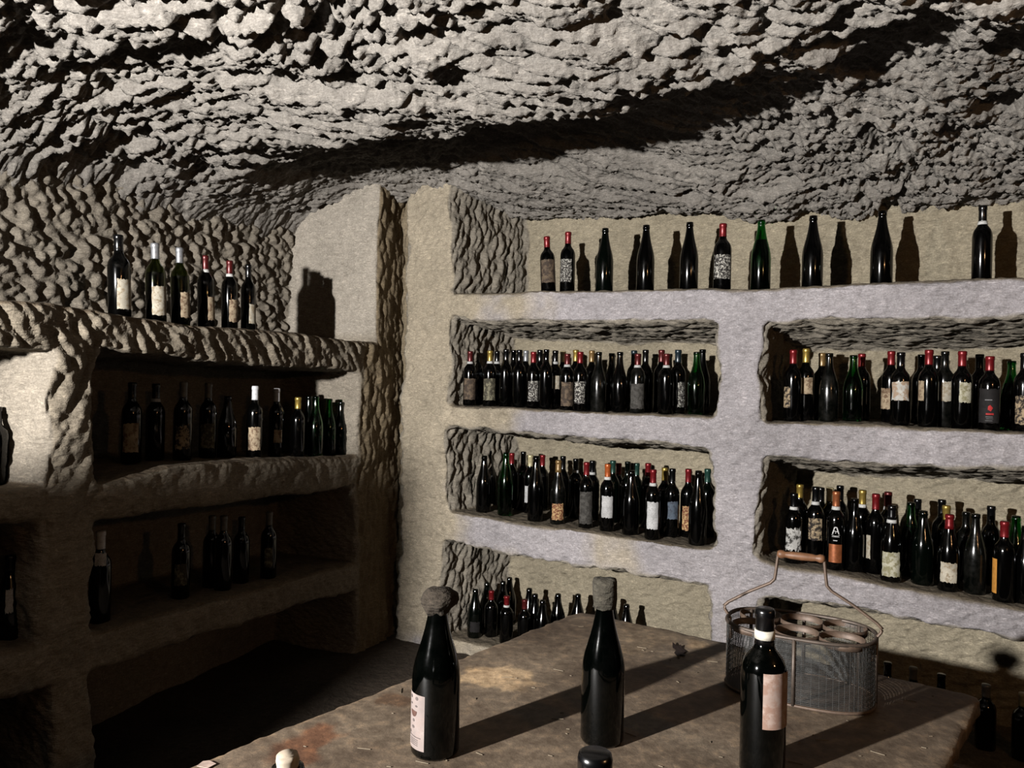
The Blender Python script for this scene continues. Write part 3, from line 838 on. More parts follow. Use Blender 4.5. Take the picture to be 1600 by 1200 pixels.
row(WR, R_Bt, 'in upper niche left of pillar', 'bottles in the upper niche left of the central pillar', [
 (735, 549, .10, B, 'k', 'darkred', True, 'brown', dict(half=60, lz=(.03, .15))),
 (746, 546, .25, B, 'k', 'black', False, None, {}),
 (754, 548, .40, B, 'k', 'tan', False, None, {}),
 (766, 548, .10, B, 'k', 'gold', True, 'mouldy', dict(half=60, lz=(.03, .15))),
 (777, 549, .30, B, 'k', 'black', True, None, {}),
 (791, 546, .12, B, 'k', 'black', False, None, {}),
 (803, 547, .27, B, 'k', None, False, None, {}),
 (812, 547, .10, B, 'k', 'black', False, None, {}),
 (822, 548, .32, B, 'k', 'silver', False, None, {}),
 (834, 550, .10, B, 'k', 'red', False, 'ornate', dict(half=45, lz=(.035, .145))),
 (844, 547, .25, B, 'k', 'black', False, None, {}),
 (854, 546, .12, B, 'k', None, False, None, {}),
 (868, 548, .14, B, 'k', 'black', True, 'cream', dict(half=40, lz=(.10, .17))),
 (880, 549, .30, B, 'k', 'cream', False, None, {}),
 (887, 553, .08, B, 'k', 'darkred', True, 'brown', dict(lz=(.02, .15))),
 (900, 547, .28, B, 'k', 'gold', False, None, {}),
 (907, 550, .10, B, 'k', 'red', False, 'ornate', dict(half=45, lz=(.035, .15))),
 (925, 548, .30, B, 'k', 'tan', False, None, {}),
 (936, 550, .12, G_, 'd', None, False, None, {}),
 (956, 552, .28, G_, 'n', None, False, None, {}),
 (969, 550, .12, G_, 'k', None, False, None, {}),
 (991, 548, .28, B, 'k', 'blue', False, None, {}),
 (997, 553, .08, B, 'd', 'darkred', True, 'grey', dict(half=60, lz=(.02, .15))),
 (1009, 547, .26, B, 'k', 'black', False, None, {}),
 (1034, 547, .28, B, 'k', 'darkred', False, None, {}),
 (1042, 553, .08, B, 'k', 'darkred', True, None, {}),
 (1060, 547, .13, B, 'k', 'blue', False, 'ornate', dict(yaw=40, half=38, lz=(.03, .15))),
 (1089, 550, .10, G_, 'g', None, False, None, dict(wine=.20)),
 (1098, 546, .27, G_, 'k', None, False, None, {})])
row(WR, R_Bt, 'in upper niche right of pillar', 'bottles in the upper niche right of the central pillar', [
 (1240, 547, .10, B, 'k', 'red', False, 'torn', dict(yaw=-45, half=30)),
 (1260, 545, .12, B, 'k', 'gold', False, 'tan', dict(half=52, lz=(.11, .18))),
 (1285, 552, .30, B, 'k', 'tan', False, None, {}),
 (1296, 552, .12, G_, 'd', None, False, None, {}),
 (1334, 555, .14, G_, 'g', None, False, None, dict(wine=.2)),
 (1347, 553, .28, B, 'k', 'red', False, None, {}),
 (1393, 549, .26, B, 'k', 'red', False, 'tan', dict(yaw=-30)),
 (1408, 551, .08, B, 'k', 'black', False, 'stained', dict(half=56, lz=(.10, .18))),
 (1440, 554, .30, B, 'n', None, False, None, {}),
 (1452, 547, .09, B, 'k', 'red', False, 'tan', dict(yaw=-48, half=24, lz=(.10, .18))),
 (1465, 556, .28, B, 'k', 'black', False, 'mouldy', dict(half=30, lz=(.03, .13))),
 (1477, 549, .16, B, 'd', None, False, 'cream', dict(yaw=15, half=36, lz=(.10, .18))),
 (1504, 549, .09, B, 'k', 'red', False, 'moss', dict(yaw=22, half=36, lz=(.10, .18))),
 (1531, 554, .28, B, 'k', 'black', False, None, {}),
 (1547, 557, .08, B, 'k', 'red', False, 'dark', dict(half=62, lz=(.03, .17), look='red capped bottle with dark printed label')),
 (1581, 564, .28, G_, 'g', None, False, None, dict(wine=.2)),
 (1602, 552, .10, B, 'k', 'black', False, 'torn', dict(half=50, lz=(.03, .14)))])
row(WR, R_Ct, 'in middle niche left of pillar', 'bottles in the middle niche left of the central pillar', [
 (757, 712, .12, C_, 'k', None, False, None, {}),
 (765, 704, .36, C_, 'k', None, False, None, {}),
 (773, 701, .45, G_, 'k', None, False, None, {}),
 (791, 707, .12, C_, 'g', None, False, None, dict(wine=.13)),
 (800, 708, .34, B, 'k', 'red', False, None, {}),
 (818, 706, .34, B, 'k', 'black', False, None, {}),
 (829, 711, .28, B, 'k', 'cream', False, 'white', dict(yaw=-20, half=30)),
 (838, 711, .11, C_, 'k', None, False, None, {}),
 (848, 711, .40, B, 'k', 'red', False, None, {}),
 (873, 717, .11, G_, 'd', 'tan', False, 'ornate tan', dict(half=50, lz=(.02, .10), look='mud-topped bottle with ornate tan label')),
 (880, 713, .33, B, 'k', 'black', False, None, {}),
 (900, 717, .33, B, 'k', 'black', True, None, {}),
 (917, 717, .10, B, 'k', 'red', False, 'grey', dict(half=60, lz=(.02, .17))),
 (926, 720, .33, B, 'k', 'black', True, None, {}),
 (950, 725, .10, B, 'k', 'orange', True, 'white', dict(half=48, lz=(.06, .16))),
 (958, 720, .33, B, 'n', 'green', False, None, {}),
 (967, 724, .42, B, 'k', 'red', False, None, {}),
 (981, 721, .30, B, 'n', None, False, None, {}),
 (987, 735, .11, C_, 'k', None, False, None, {}),
 (995, 724, .36, B, 'n', 'green', False, None, {}),
 (1013, 724, .34, B, 'k', 'red', False, None, {}),
 (1021, 732, .08, B, 'k', 'red', True, 'white', dict(half=46, lz=(.045, .165), look='red capped bottle with drawn white label')),
 (1039, 731, .26, B, 'k', 'gold', False, None, {}),
 (1051, 726, .20, B, 'k', 'black', False, 'blue', dict(yaw=10, half=42, lz=(.08, .16))),
 (1076, 732, .26, B, 'k', 'red', False, 'ornate tan', dict(half=46, lz=(.03, .14))),
 (1092, 726, .08, C_, 'k', None, False, None, {}),
 (1106, 732, .30, B, 'n', 'green', False, None, {})])
row(WR, R_Ct, 'in middle niche right of pillar', 'bottles in the middle niche right of the central pillar', [
 (1241, 771, .10, B, 'k', 'black', True, 'torn white', dict(half=62, lz=(.05, .16), rag=1.0)),
 (1250, 757, .34, B, 'k', 'gold', False, None, {}),
 (1275, 761, .16, B, 'k', 'black', True, 'torn', dict(half=48, lz=(.09, .18))),
 (1283, 762, .36, B, 'k', 'black', False, None, {}),
 (1297, 762, .32, B, 'k', 'cream', False, None, {}),
 (1307, 768, .08, B, 'k', 'copper', True, 'copper', dict(half=42, lz=(.03, .10), rag=0, look='copper capped bottle with white A emblem')),
 (1313, 759, .42, B, 'k', 'black', False, None, {}),
 (1336, 779, .12, G_, 'k', None, False, None, {}),
 (1348, 766, .30, B, 'k', 'gold', True, None, {}),
 (1369, 771, .16, B, 'k', 'red', False, 'cream', dict(yaw=-50, half=22)),
 (1388, 769, .32, B, 'k', 'darkred', True, None, {}),
 (1394, 790, .08, G_, 'k', 'black', True, 'moss', dict(half=56, lz=(.02, .12), look='white-banded bottle with large moss-stained label')),
 (1424, 785, .24, G_, 'g', None, False, 'grey', dict(wine=.2, yaw=20, half=30)),
 (1434, 780, .40, B, 'k', 'black', False, None, {}),
 (1443, 798, .12, C_, 'n', None, False, None, {}),
 (1472, 781, .38, B, 'k', 'black', False, None, {}),
 (1479, 790, .30, B, 'k', 'gold', False, None, {}),
 (1484, 804, .08, G_, 'k', 'red', False, 'cream', dict(half=46, lz=(.035, .115))),
 (1510, 800, .34, B, 'd', None, False, None, {}),
 (1525, 803, .12, G_, 'd', None, False, None, {}),
 (1549, 791, .34, B, 'k', 'black', False, None, {}),
 (1570, 815, .08, B, 'k', 'red', False, 'orange', dict(yaw=-62, half=26, lz=(.03, .16), rag=0, look='red capped bottle with orange edged label')),
 (1588, 806, .26, C_, 'g', None, False, None, dict(wine=.18)),
 (1604, 822, .10, C_, 'k', None, False, None, {})])
row(WR, lambda u: R_DF, 'in low niche behind the table', 'bottles in the low niche behind the table', [
 (743, 923, .10, C_, 'n', None, False, 'dark', dict(half=40, lz=(.04, .11))),
 (761, 918, .26, C_, 'n', None, False, None, {}),
 (768, 930, .16, B, 'k', 'red', False, None, {}),
 (786, 923, .34, C_, 'k', None, False, None, {}),
 (792, 936, .12, B, 'k', 'red', True, None, {}),
 (796, 917, .44, C_, 'k', None, False, None, {}),
 (820, 941, .12, B, 'k', 'darkred', False, None, {}),
 (827, 930, .30, C_, 'k', None, False, None, {}),
 (836, 935, .22, C_, 'k', None, False, None, {}),
 (848, 943, .14, C_, 'k', None, False, None, {}),
 (872, 939, .30, C_, 'k', None, False, None, {}),
 (903, 943, .36, C_, 'k', None, False, None, {}),
 (957, 947, .40, C_, 'k', None, False, None, {}),
 (979, 953, .34, C_, 'k', None, False, None, {})])
row(WR, lambda u: R_DF, 'along foot of wall right of carrier', 'bottles at the foot of the wall behind the wire carrier', [
 (1387, 1038, .24, B, 'k', 'black', False, None, {}),
 (1427, 1051, .24, B, 'k', 'grey', False, None, {}),
 (1471, 1058, .22, B, 'k', 'black', False, None, {}),
 (1541, 1070, .20, B, 'k', 'silver', False, None, {}),
 (1599, 1086, .18, B, 'k', 'cream', False, None, {})], .44)
row(WL, L_1t, 'on the top left ledge', 'bottles on the top left ledge', [
 (190, 368, .16, B, 'k', 'black', False, 'cream', dict(yaw=32, half=44, lz=(.03, .14), tilt=-2, rs=1.08)),
 (247, 381, .16, B, 'o', 'silver', False, 'cream', dict(yaw=24, half=48, lz=(.03, .14), tilt=-2, rs=1.03, wine=.19)),
 (285, 388, .16, B, 'o', 'silver', False, 'tan', dict(yaw=40, half=40, lz=(.03, .13), tilt=-2, wine=.19)),
 (325, 400, .17, B, 'k', 'darkred', True, 'tan', dict(yaw=46, half=36, lz=(.03, .13), tilt=-2, rs=.95)),
 (361, 408, .17, B, 'k', 'darkred', True, 'tan', dict(yaw=35, half=40, lz=(.03, .13), tilt=-1, rs=.95)),
 (390, 414, .17, B, 'k', 'black', False, 'cream', dict(yaw=42, half=36, lz=(.03, .12), tilt=-1, rs=.9))])
row(WL, L_2t, 'in dark upper left niche', 'bottles in the dark upper left niche', [
 (207, 598, .22, B, 'k', 'black', False, 'tan', dict(half=48, lz=(.04, .15), yaw=-5)),
 (244, 600, .24, B, 'k', 'black', True, None, {}),
 (287, 597, .17, B, 'k', 'grey', False, 'torn', dict(half=50, lz=(.04, .14), rag=1)),
 (326, 599, .22, B, 'k', 'grey', False, 'mouldy', dict(half=50, lz=(.04, .14))),
 (356, 619, .2, C_, 'n', None, False, None, {}),
 (399, 602, .15, B, 'k', 'white', False, 'tan', dict(half=46, lz=(.03, .13))),
 (433, 604, .18, B, 'k', 'white', False, 'tan', dict(yaw=15, half=32, lz=(.06, .12))),
 (466, 621, .12, B, 'k', 'gold', False, None, {}),
 (483, 619, .20, G_, 'n', None, False, None, {}),
 (494, 619, .10, G_, 'g', None, False, None, dict(wine=.2)),
 (515, 623, .14, G_, 'g', None, False, None, dict(wine=.2)),
 (525, 631, .26, G_, 'n', None, False, None, {}),
 (533, 628, .12, G_, 'n', None, False, None, {})])
row(WL, L_3t, 'in dark lower left niche', 'bottles in the dark lower left niche', [
 (158, 830, .12, B, 'k', 'white', False, 'white', dict(half=30, lz=(.19, .235))),
 (284, 818, .16, B, 'k', 'black', False, 'mouldy', dict(half=40)),
 (332, 806, .2, B, 'k', 'grey', False, None, {}),
 (350, 806, .12, B, 'k', 'grey', False, None, {}),
 (378, 808, .16, B, 'k', 'black', False, None, {}),
 (421, 800, .12, B, 'k', 'grey', False, 'mouldy', dict(half=30))])
row(WL, L_2t, 'in niche at left picture edge', 'bottles at the left picture edge', [
 (-5, 636, .20, B, 'k', 'black', False, None, {}),
 (-60, 640, .16, B, 'k', 'black', False, None, {})])
row(WL, L_3t, 'at left edge below bright niche', 'bottles in the low niche at the left picture edge', [
 (16, 868, .14, G_, 'k', 'black', False, 'white', dict(half=16, lz=(.10, .19), rag=.5))])

# printed emblems on two of the labels
def find(txt):
    return next(o for o in bpy.data.objects if txt in o.get('label', ''))
def add_print(bottle, name, shape, polys, mat):
    lab = next(c for c in bottle.children if c.name.startswith('paper_label'))
    o = bpy.data.objects.new(name, print_mesh(name, PROF[shape]['R'], polys, mat)); COL.objects.link(o); o.parent = lab
bt = find('white A emblem')
A_ = [stroke((-.012, .140), (-.004, .166), .0042), stroke((-.004, .166), (.004, .166), .004), stroke((.004, .166), (.013, .140), .0042),
      stroke((-.007, .152), (.009, .149), .0026), rect(-.0015, .143, .0015, .146),
      stroke((-.016, .137), (-.006, .133), .0014), stroke((-.006, .133), (.007, .133), .0014), stroke((.007, .133), (.017, .137), .0014),
      rect(-.009, .1135, .007, .1165)] + [rect(-.014 + k * .0033, .1285, -.0118 + k * .0033, .131) for k in range(9)]
add_print(bt, 'printed_emblem', B, A_, P_WHITE)
bt = find('dark printed label')
add_print(bt, 'printed_emblem', B, [[(-.004, .085), (.006, .078), (.013, .092), (.004, .104), (-.003, .099)], rect(-.010, .064, .016, .071)], P_RED)
add_print(bt, 'printed_text', B, [rect(-.014, .122, .010, .126), rect(-.011, .055, .013, .057), rect(-.009, .048, .014, .0495), rect(-.012, .040, .012, .0415)], P_GREY)

# ------------------------------------------------------------------ table
TZ = -.65                                  # table top, height over the camera
TF = np.array([.2, 2.3])                   # far corner
def on_table(px, py):
    d = ray(px, py); t = TZ / d[2]
    return np.array([d[0] * t, d[1] * t])
TF = on_table(906, 953); TRc = on_table(1534, 1086); TLn = on_table(282, 1200)
e2 = (TRc - TF); TW = np.linalg.norm(e2); e2 = e2 / TW
e1 = (TLn - TF); e1 = e1 / np.linalg.norm(e1)
TLEN = 1.78
def table_material():
    m, nt, b = new_mat('worn_table_top')
    tc = N(nt, 'ShaderNodeTexCoord').outputs['Object']
    n1 = N(nt, 'ShaderNodeTexNoise', Scale=3.4, Detail=8.0, Roughness=.65); nt.links.new(tc, n1.inputs['Vector'])
    n2 = N(nt, 'ShaderNodeTexNoise', Scale=34.0, Detail=8.0, Roughness=.7); nt.links.new(tc, n2.inputs['Vector'])
    n3 = N(nt, 'ShaderNodeTexNoise', Scale=220.0, Detail=4.0, Roughness=.7); nt.links.new(tc, n3.inputs['Vector'])
    c1 = ramp(nt, n1.outputs[0], [(.30, (.030, .0195, .012)), (.50, (.068, .050, .034)), (.72, (.112, .086, .061))])
    c2 = ramp(nt, n2.outputs[0], [(.3, (.5, .45, .4)), (.52, (1, 1, 1)), (.68, (1.7, 1.62, 1.5))])
    c = mixc(nt, 1.0, c1, c2, 'MULTIPLY')
    sp = ramp(nt, n3.outputs[0], [(.66, (0, 0, 0)), (.74, (1, 1, 1))])
    c = mixc(nt, sp, c, (.085, .07, .057))
    a = N(nt, 'ShaderNodeAttribute', attribute_name='tint')
    c = mixc(nt, 1.0, c, a.outputs['Color'], 'MULTIPLY')
    nt.links.new(c, b.inputs['Base Color'])
    b.inputs['Roughness'].default_value = .62; b.inputs['Specular IOR Level'].default_value = .3
    b1 = N(nt, 'ShaderNodeBump', Strength=.5, Distance=.004); nt.links.new(n2.outputs[0], b1.inputs['Height'])
    b2 = N(nt, 'ShaderNodeBump', Strength=.3, Distance=.0012); nt.links.new(n3.outputs[0], b2.inputs['Height']); nt.links.new(b1.outputs[0], b2.inputs['Normal'])
    nt.links.new(b2.outputs[0], b.inputs['Normal'])
    return m
M_TABLE = table_material()
def build_table():
    root = bpy.data.objects.new('table', None); COL.objects.link(root)
    cen = TF + e1 * TLEN / 2 + e2 * TW / 2
    root.location = (cen[0], cen[1], 0)
    tag(root, 'large worn brown table with chipped edges in the foreground', 'table')
    h = .009
    a = np.arange(-.03, TLEN + .03, h); b = np.arange(-.03, TW + .03, h); z = np.arange(-.085, .02, h)
    A, Bq, Zq = a[:, None, None], b[None, :, None], z[None, None, :]
    g = smax(smax(-A + 0 * Bq + 0 * Zq, A - TLEN, .03), smax(-Bq, Bq - TW, .03), .03)
    f = smax(g, smax(Zq, -.034 - Zq, .010), .010)
    P, Q = surface_nets(np.ascontiguousarray(f, np.float32), (a[0], b[0], z[0]), h)
    edge = np.minimum(np.minimum(P[:, 0], TLEN - P[:, 0]), np.minimum(P[:, 1], TW - P[:, 1]))
    ek = 1 - sstep(.0, .05, edge)
    q = P.copy()
    q[:, 0] += .003 * fbm(P * 12, 401, 3) * ek + .0025 * fbm(P * 60, 404, 2) * ek; q[:, 1] += .003 * fbm(P * 12, 402, 3) * ek + .0025 * fbm(P * 60, 405, 2) * ek
    q[:, 2] += .0018 * fbm(P * 9, 403, 3) * ek - .0022 * np.maximum(0, fbm(P * 30, 406, 3)) * ek
    xy = TF + q[:, :1] * e1 + q[:, 1:2] * e2 - cen
    xyz = np.stack([xy[:, 0], xy[:, 1], q[:, 2] + TZ + CAMZ], 1)
    nw = vnormals(xyz, Q)
    if ((xyz - xyz.mean(0)) * nw).sum() < 0: Q = Q[:, ::-1]
    # stains with a shape of their own: a pale scuffed patch, a rusty mark, a paler worn rim
    T = np.ones((len(P), 3))
    def blob(px, py, ra, rb, col, s):
        c = on_table(px, py); d = xy + cen - c
        d = np.stack([d @ e1, d @ e2], 1) / np.array([ra, rb])
        k = 1 - sstep(.55, 1.05, np.linalg.norm(d, axis=1) + .45 * fbm(P * 22, s, 3))
        T[:] = T * (1 - k[:, None]) + np.array(col) * k[:, None]
    blob(775, 1058, .075, .085, (2.5, 2.35, 2.0), 411)
    blob(478, 1165, .075, .05, (.95, .60, .45), 412)
    blob(1010, 990, .16, .10, (1.15, 1.12, 1.05), 413)
    blob(1088, 1010, .04, .03, (1.7, 1.6, 1.4), 415)
    blob(620, 1095, .03, .05, (.75, .6, .5), 416)
    rim = (1 - sstep(.0, .014, edge + .006 * fbm(P * 30, 414, 2))) * (P[:, 2] > -.007)
    T = T * (1 - .6 * rim[:, None]) + np.array([1.9, 1.75, 1.5]) * .6 * rim[:, None]
    quad_mesh('table_top', xyz, Q, M_TABLE, root, None, T)
    for s in (.22, .78):
        sa, sb = .22, TW * .36
        c = TF + e1 * TLEN * s + e2 * TW / 2 - cen
        v = []
        for zz, k in ((0.0, 1.04), (.03, 1.0), (TZ + CAMZ - .07, .94), (TZ + CAMZ - .033, .97)):
            for x, y in ((-1, -1), (1, -1), (1, 1), (-1, 1)):
                pp = c + e1 * sa * x * k + e2 * sb * y * k
                v.append((pp[0], pp[1], zz))
        fs = [(0, 1, 2, 3)] + [(4 * r + k, 4 * r + (k + 1) % 4, 4 * r + 4 + (k + 1) % 4, 4 * r + 4 + k) for r in range(3) for k in range(4)] + [(12, 13, 14, 15)]
        o = mesh_obj('table_support', v, fs, M_FLOOR, root, False)
    return root
build_table()
TTOP = TZ + CAMZ + .0006

# chaff lying on the table: nobody could count it
rnd = random.Random(5)
v, fs = [], []
for k in range(90):
    a, b = rnd.uniform(.03, 1.25), rnd.uniform(.03, TW - .03)
    p = TF + e1 * a + e2 * b; an = rnd.gauss(-.25, .5); L = rnd.choice((.002, .003, .004, .007, .012)); t = rnd.uniform(.0003, .0006)
    dx, dy = math.cos(an), math.sin(an); b0 = len(v)
    for zz in (0, .0012):
        for s1, s2 in ((-1, -1), (1, -1), (1, 1), (-1, 1)):
            v.append((p[0] + dx * L * s1 - dy * t * s2, p[1] + dy * L * s1 + dx * t * s2, TTOP + zz))
    fs += [(b0, b0 + 1, b0 + 5, b0 + 4), (b0 + 1, b0 + 2, b0 + 6, b0 + 5), (b0 + 2, b0 + 3, b0 + 7, b0 + 6), (b0 + 3, b0, b0 + 4, b0 + 7), (b0 + 4, b0 + 5, b0 + 6, b0 + 7)]
o = mesh_obj('straw_chaff', v, fs, plain('straw', (.20, .16, .11)), None, False)
o['kind'] = 'stuff'; tag(o, 'pale bits of straw and chaff scattered on the table', 'chaff')

# a dry dark leaf and a scrap of paper on the table
def flake(name, px, py, pts, mat, thick, curl, label, cat):
    c = on_table(px, py); n = len(pts)
    v = [(x, y, curl * (x * x + y * y) / .0004) for x, y in pts] + [(x, y, thick + curl * (x * x + y * y) / .0004) for x, y in pts]
    fs = [tuple(range(n))[::-1], tuple(range(n, 2 * n))] + [(i, (i + 1) % n, n + (i + 1) % n, n + i) for i in range(n)]
    o = mesh_obj(name, v, fs, mat, None, False); o.location = (c[0], c[1], TTOP)
    tag(o, label, cat)
flake('dry_leaf', 1060, 1018, [(x * 1.25, y * 1.5) for x, y in [(-.010, -.032), (-.002, -.020), (.006, -.026), (.008, -.010), (.015, -.004), (.010, .010), (.012, .026), (.003, .020), (-.003, .034), (-.008, .014), (-.004, .002), (-.011, -.010)]],
      plain('dry_leaf', (.020, .010, .007)), .0015, .0006, 'small ragged dark brown dry leaf on far side of table', 'leaf')
flake('paper_scrap', 326, 1196, [(-.016, -.010), (.004, -.014), (.012, .002), (-.004, .012), (-.013, .008)],
      plain('scrap_paper', (.5, .38, .32)), .0008, .003, 'small pinkish paper scrap at left edge of table', 'paper')

# ------------------------------------------------------------------ bottles on the table
def mud_mesh(name, prof, amp, seed, mat, flat=0.0, lean=(0, 0)):
    me = lathe(name, prof, mat, 40)
    p = np.zeros(len(me.vertices) * 3); me.vertices.foreach_get('co', p); p = p.reshape(-1, 3)
    d = p + 0; d[:, 2] = 0
    nn = d / np.maximum(np.linalg.norm(d, axis=1, keepdims=True), 1e-6)
    k = fbm(p * 55, seed, 4) + .5 * fbm(p * 160, seed + 9, 2)
    top = sstep(prof[0][1] + .012, prof[0][1] + .03, p[:, 2])
    p += nn * (amp * k)[:, None]; p[:, 2] += amp * .8 * fbm(p * 50 + 9, seed + 3, 3)
    p[:, 0] += lean[0] * top; p[:, 1] += lean[1] * top
    me.vertices.foreach_set('co', p.ravel()); me.update()
    return me
M_MUD = rock_material('mud_cap', (.034, .027, .020), False, .8, .6)
M_MUDG = rock_material('grey_mud_cap', (.048, .043, .033), False, .7, .6)
def seat(px, py, R):
    """standing point whose near foot shows at the pixel"""
    c = on_table(px, py); d = c / np.linalg.norm(c)
    return c + d * R
def child(root, name, me, yaw=0):
    o = bpy.data.objects.new(name, me); COL.objects.link(o); o.parent = root; o.rotation_euler.z = math.radians(yaw); return o

c = seat(679, 1192, .0425)
t1 = add_bottle((c[0], c[1], TTOP), C_, 't', None, False, 'pale', yaw=-60, half=34, lz=(.018, .125), sc=.885, rs=1.0, rag=0,
                label='tall dark bottle with brown mud cap and pale picture label on table')
R = PROF[C_]['R']
lab1 = next(ch for ch in t1.children if ch.name.startswith('paper_label'))
def deco(parent, name, polys, mat):
    o = bpy.data.objects.new(name, print_mesh(name, R, polys, mat)); COL.objects.link(o); o.parent = parent
def disc(a, b, r, n=10, ry=None):
    return [(a + r * math.cos(2 * math.pi * k / n), b + (ry or r) * math.sin(2 * math.pi * k / n)) for k in range(n)]
deco(lab1, 'printed_bowl', [[(-.009, .092)] + [(.009 * math.cos(t), .092 - .012 * math.sin(t)) for t in np.linspace(math.pi, 0, 9)][1:-1] + [(.009, .092)]], P_BROWN)
deco(lab1, 'printed_text', [disc(-.009, .117, .0035), disc(.008, .117, .0035), disc(-.008, .104, .003, 8, .002), disc(.007, .102, .003, 8, .002), disc(0, .073, .003), disc(-.001, .060, .004, 8, .003),
     rect(-.018, .0415, .018, .0430), disc(-.012, .0475, .003)] + [rect(-.010, .026 + k * .0035, .012, .0272 + k * .0035) for k in range(4)], P_TAUPE)
child(t1, 'mud_cap', mud_mesh('mud_cap', [(.0155, .272), (.0205, .276), (.0240, .284), (.0290, .294), (.0305, .304), (.0290, .314), (.0235, .321), (.0140, .325), (0, .326)], .0042, 501, M_MUD, lean=(.004, 0)))

c = seat(940, 1172, .04)
t2 = add_bottle((c[0], c[1], TTOP), C_, 't', None, False, None, sc=.865, rs=.93, label='dusty unlabelled dark bottle with square grey mud cap at table centre')
child(t2, 'mud_cap', mud_mesh('mud_cap', [(.0175, .278), (.0225, .280), (.0215, .290), (.0235, .300), (.0245, .318), (.0240, .334), (.0215, .340), (.0120, .342), (0, .342)], .0028, 520, M_MUDG))

c = seat(1190, 1222, .0375)
t3 = add_bottle((c[0], c[1], TTOP), B, 't', 'black', False, 'pink', yaw=43, half=44, lz=(.094, .194), sc=.92, rs=1.0, rag=0, caplo=.236,
                label='black bottle with white neck band and pinkish label before wire carrier')
child(t3, 'neck_band', lathe('neck_band', [(.0150, .246), (.0168, .246), (.0168, .262), (.0150, .262)], plain('cream_band', (.68, .64, .54)), 24))

z_ = .30
def near(px, py, H):
    d = ray(px, py); t = (TZ + H) / d[2]; return d[0] * t, d[1] * t
x, y = near(930, 1178, .300)
t4 = add_bottle((x, y, TTOP), B, 'k', 'black', False, None, label='dark bottle whose black cap pokes up at bottom picture edge')
x, y = near(450, 1178, .290)
t5 = add_bottle((x, y, TTOP), G_, 'd', None, False, None, sc=.93, label='bottle with broken pale cork top at bottom picture edge')
child(t5, 'cork', mud_mesh('cork', [(.0095, .285), (.0100, .296), (.0105, .306), (.0098, .311), (0, .309)], .0016, 540, plain('old_cork', (.50, .42, .32))))
# only the cork's pale end shows: it sits in the bottle mouth

# ------------------------------------------------------------------ wire bottle carrier
M_IRON = foil('rusty_iron', (.10, .075, .058), .55, .55)
M_RUST = foil('brown_rust_iron', (.125, .082, .056), .4, .6)
M_WIRE = foil('galvanised_wire', (.13, .13, .125), .7, .45)
M_GRIP = plain('turned_wood_grip', (.16, .075, .036), .5)
def tube(name, pts, r, mat, parent, closed=False, n=8, flat=1.0):
    pts = [Vector(p) for p in pts]; vs_, fs = [], []
    m = len(pts)
    for i, p in enumerate(pts):
        a = pts[(i - 1) % m] if (closed or i > 0) else p
        b = pts[(i + 1) % m] if (closed or i < m - 1) else p
        t = (b - a).normalized()
        s = t.cross(Vector((0, 0, 1)))
        if s.length < .05: s = t.cross(Vector((0, 1, 0)))
        s.normalize(); q = s.cross(t).normalized()
        for k in range(n):
            an = 2 * math.pi * k / n
            vs_.append(p + s * r * math.cos(an) * flat + q * r * math.sin(an))
    for i in range(m if closed else m - 1):
        for k in range(n):
            i2 = (i + 1) % m; k2 = (k + 1) % n
            fs.append((i * n + k, i * n + k2, i2 * n + k2, i2 * n + k))
    if not closed: fs += [tuple(range(n))[::-1], tuple(range((m - 1) * n, m * n))]
    return mesh_obj(name, vs_, fs, mat, parent)
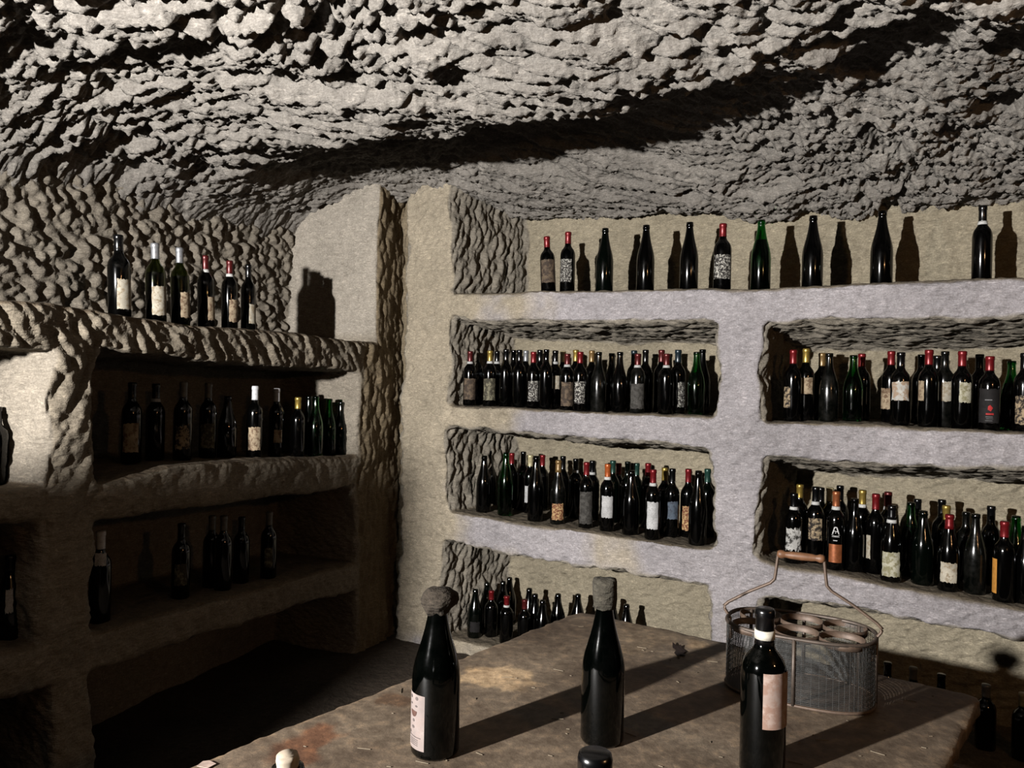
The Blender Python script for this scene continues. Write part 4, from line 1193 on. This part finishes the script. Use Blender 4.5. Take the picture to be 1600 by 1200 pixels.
def build_carrier():
    root = bpy.data.objects.new('bottle_carrier', None); COL.objects.link(root)
    a = on_table(1143, 1070); 
    # long axis across the picture, turned a little towards the viewer at the right
    ang = math.radians(-27.0); hx, hy, H = .150, .098, .140
    root.location = (CARR[0], CARR[1], TTOP); root.rotation_euler.z = ang
    tag(root, 'rusty six-hole wire bottle carrier with wooden grip on the table', 'bottle carrier')
    def outl(s, z, n=72):
        pts = []
        for k in range(n):
            t = 2 * math.pi * k / n; c, sn = math.cos(t), math.sin(t); e = 2 / 2.7
            pts.append((hx * s * math.copysign(abs(c) ** e, c), hy * s * math.copysign(abs(sn) ** e, sn), z))
        return pts
    tube('top_rim', outl(1.0, H), .0042, M_IRON, root, True)
    tube('bottom_rim', outl(1.0, .004), .0036, M_RUST, root, True)
    o = outl(.99, .003); o2 = outl(.99, .005); n = len(o)
    mesh_obj('base_plate', o + o2, [tuple(range(n))[::-1], tuple(range(n, 2 * n))] + [(i, (i + 1) % n, n + (i + 1) % n, n + i) for i in range(n)], M_RUST, root, False)
    full = outl(1.0, 0, 360)
    for fr in (0, .13, .25, .37, .5, .75):
        x, y, _ = full[int(fr * 360)]
        tube('post', [(x, y, .004), (x, y, H)], .0050, M_IRON, root, n=8, flat=.8)
    # six hoops that hold the bottle necks
    for i in (-1, 0, 1):
        for j in (-1, 1):
            cx, cy, r = i * .090, j * .0445, .0435
            me = lathe('hoop', [(r, H - .012), (r + .0016, H - .012), (r + .0016, H + .002), (r, H + .002), (r, H - .012)], M_RUST, 32)
            child(root, 'hoop', me).location = (cx * .97, cy, 0)
    # gauze: hundreds of fine wires, one part
    vs_, fs = [], []
    def add(pts, r, closed):
        b0 = len(vs_); m = len(pts)
        for i, p in enumerate(pts):
            q = Vector(p); rad = Vector((q.x, q.y, 0)).normalized()
            up = Vector((0, 0, 1)) if closed else rad.cross(Vector((0, 0, 1)))
            for k in range(3):
                an = 2 * math.pi * k / 3
                vs_.append(q + (rad * math.cos(an) + up * math.sin(an)) * r)
        for i in range(m if closed else m - 1):
            for k in range(3):
                i2 = (i + 1) % m; k2 = (k + 1) % 3
                fs.append((b0 + i * 3 + k, b0 + i * 3 + k2, b0 + i2 * 3 + k2, b0 + i2 * 3 + k))
    nz = 46
    for k in range(1, nz): add(outl(.992 + .004 * math.sin(k * 1.7), .006 + (H - .008) * k / nz, 80), .00085, True)
    ring = outl(.992, 0, 70)
    for x, y, _ in ring: add([(x, y, .005), (x, y, H)], .0004, False)
    g = mesh_obj('wire_gauze', vs_, fs, M_WIRE, root); g['kind'] = 'stuff'
    # handle straps and turned wooden grip
    for s in (-1, 1):
        pts = [(s * .143, 0, H - .05), (s * .147, 0, H - .004), (s * .158, 0, H + .012), (s * .160, 0, H + .020), (s * .150, 0, H + .030), (s * .105, 0, H + .060), (s * .062, 0, H + .084), (s * .053, 0, H + .094), (s * .051, 0, H + .108), (s * .047, 0, H + .146), (s * .044, 0, H + .156)]
        sm = []
        for i in range(len(pts) - 1):
            for q in range(3): sm.append(tuple(Vector(pts[i]).lerp(Vector(pts[i + 1]), q / 3)))
        sm.append(pts[-1])
        tube('handle_strap', sm, .0034, M_RUST, root, n=8, flat=1.5)
    gp = lathe('grip', [(0, -.048), (.0065, -.048), (.0088, -.044), (.0092, -.038), (.0070, -.033), (.0066, -.030), (.0080, -.022), (.0088, 0), (.0080, .022), (.0066, .030), (.0070, .033), (.0092, .038), (.0088, .044), (.0065, .048), (0, .048)], M_GRIP, 20)
    o = child(root, 'grip', gp); o.location = (0, 0, H + .150); o.rotation_euler = (0, math.pi / 2, 0)
CARR = (.632, 1.625)
build_carrier()
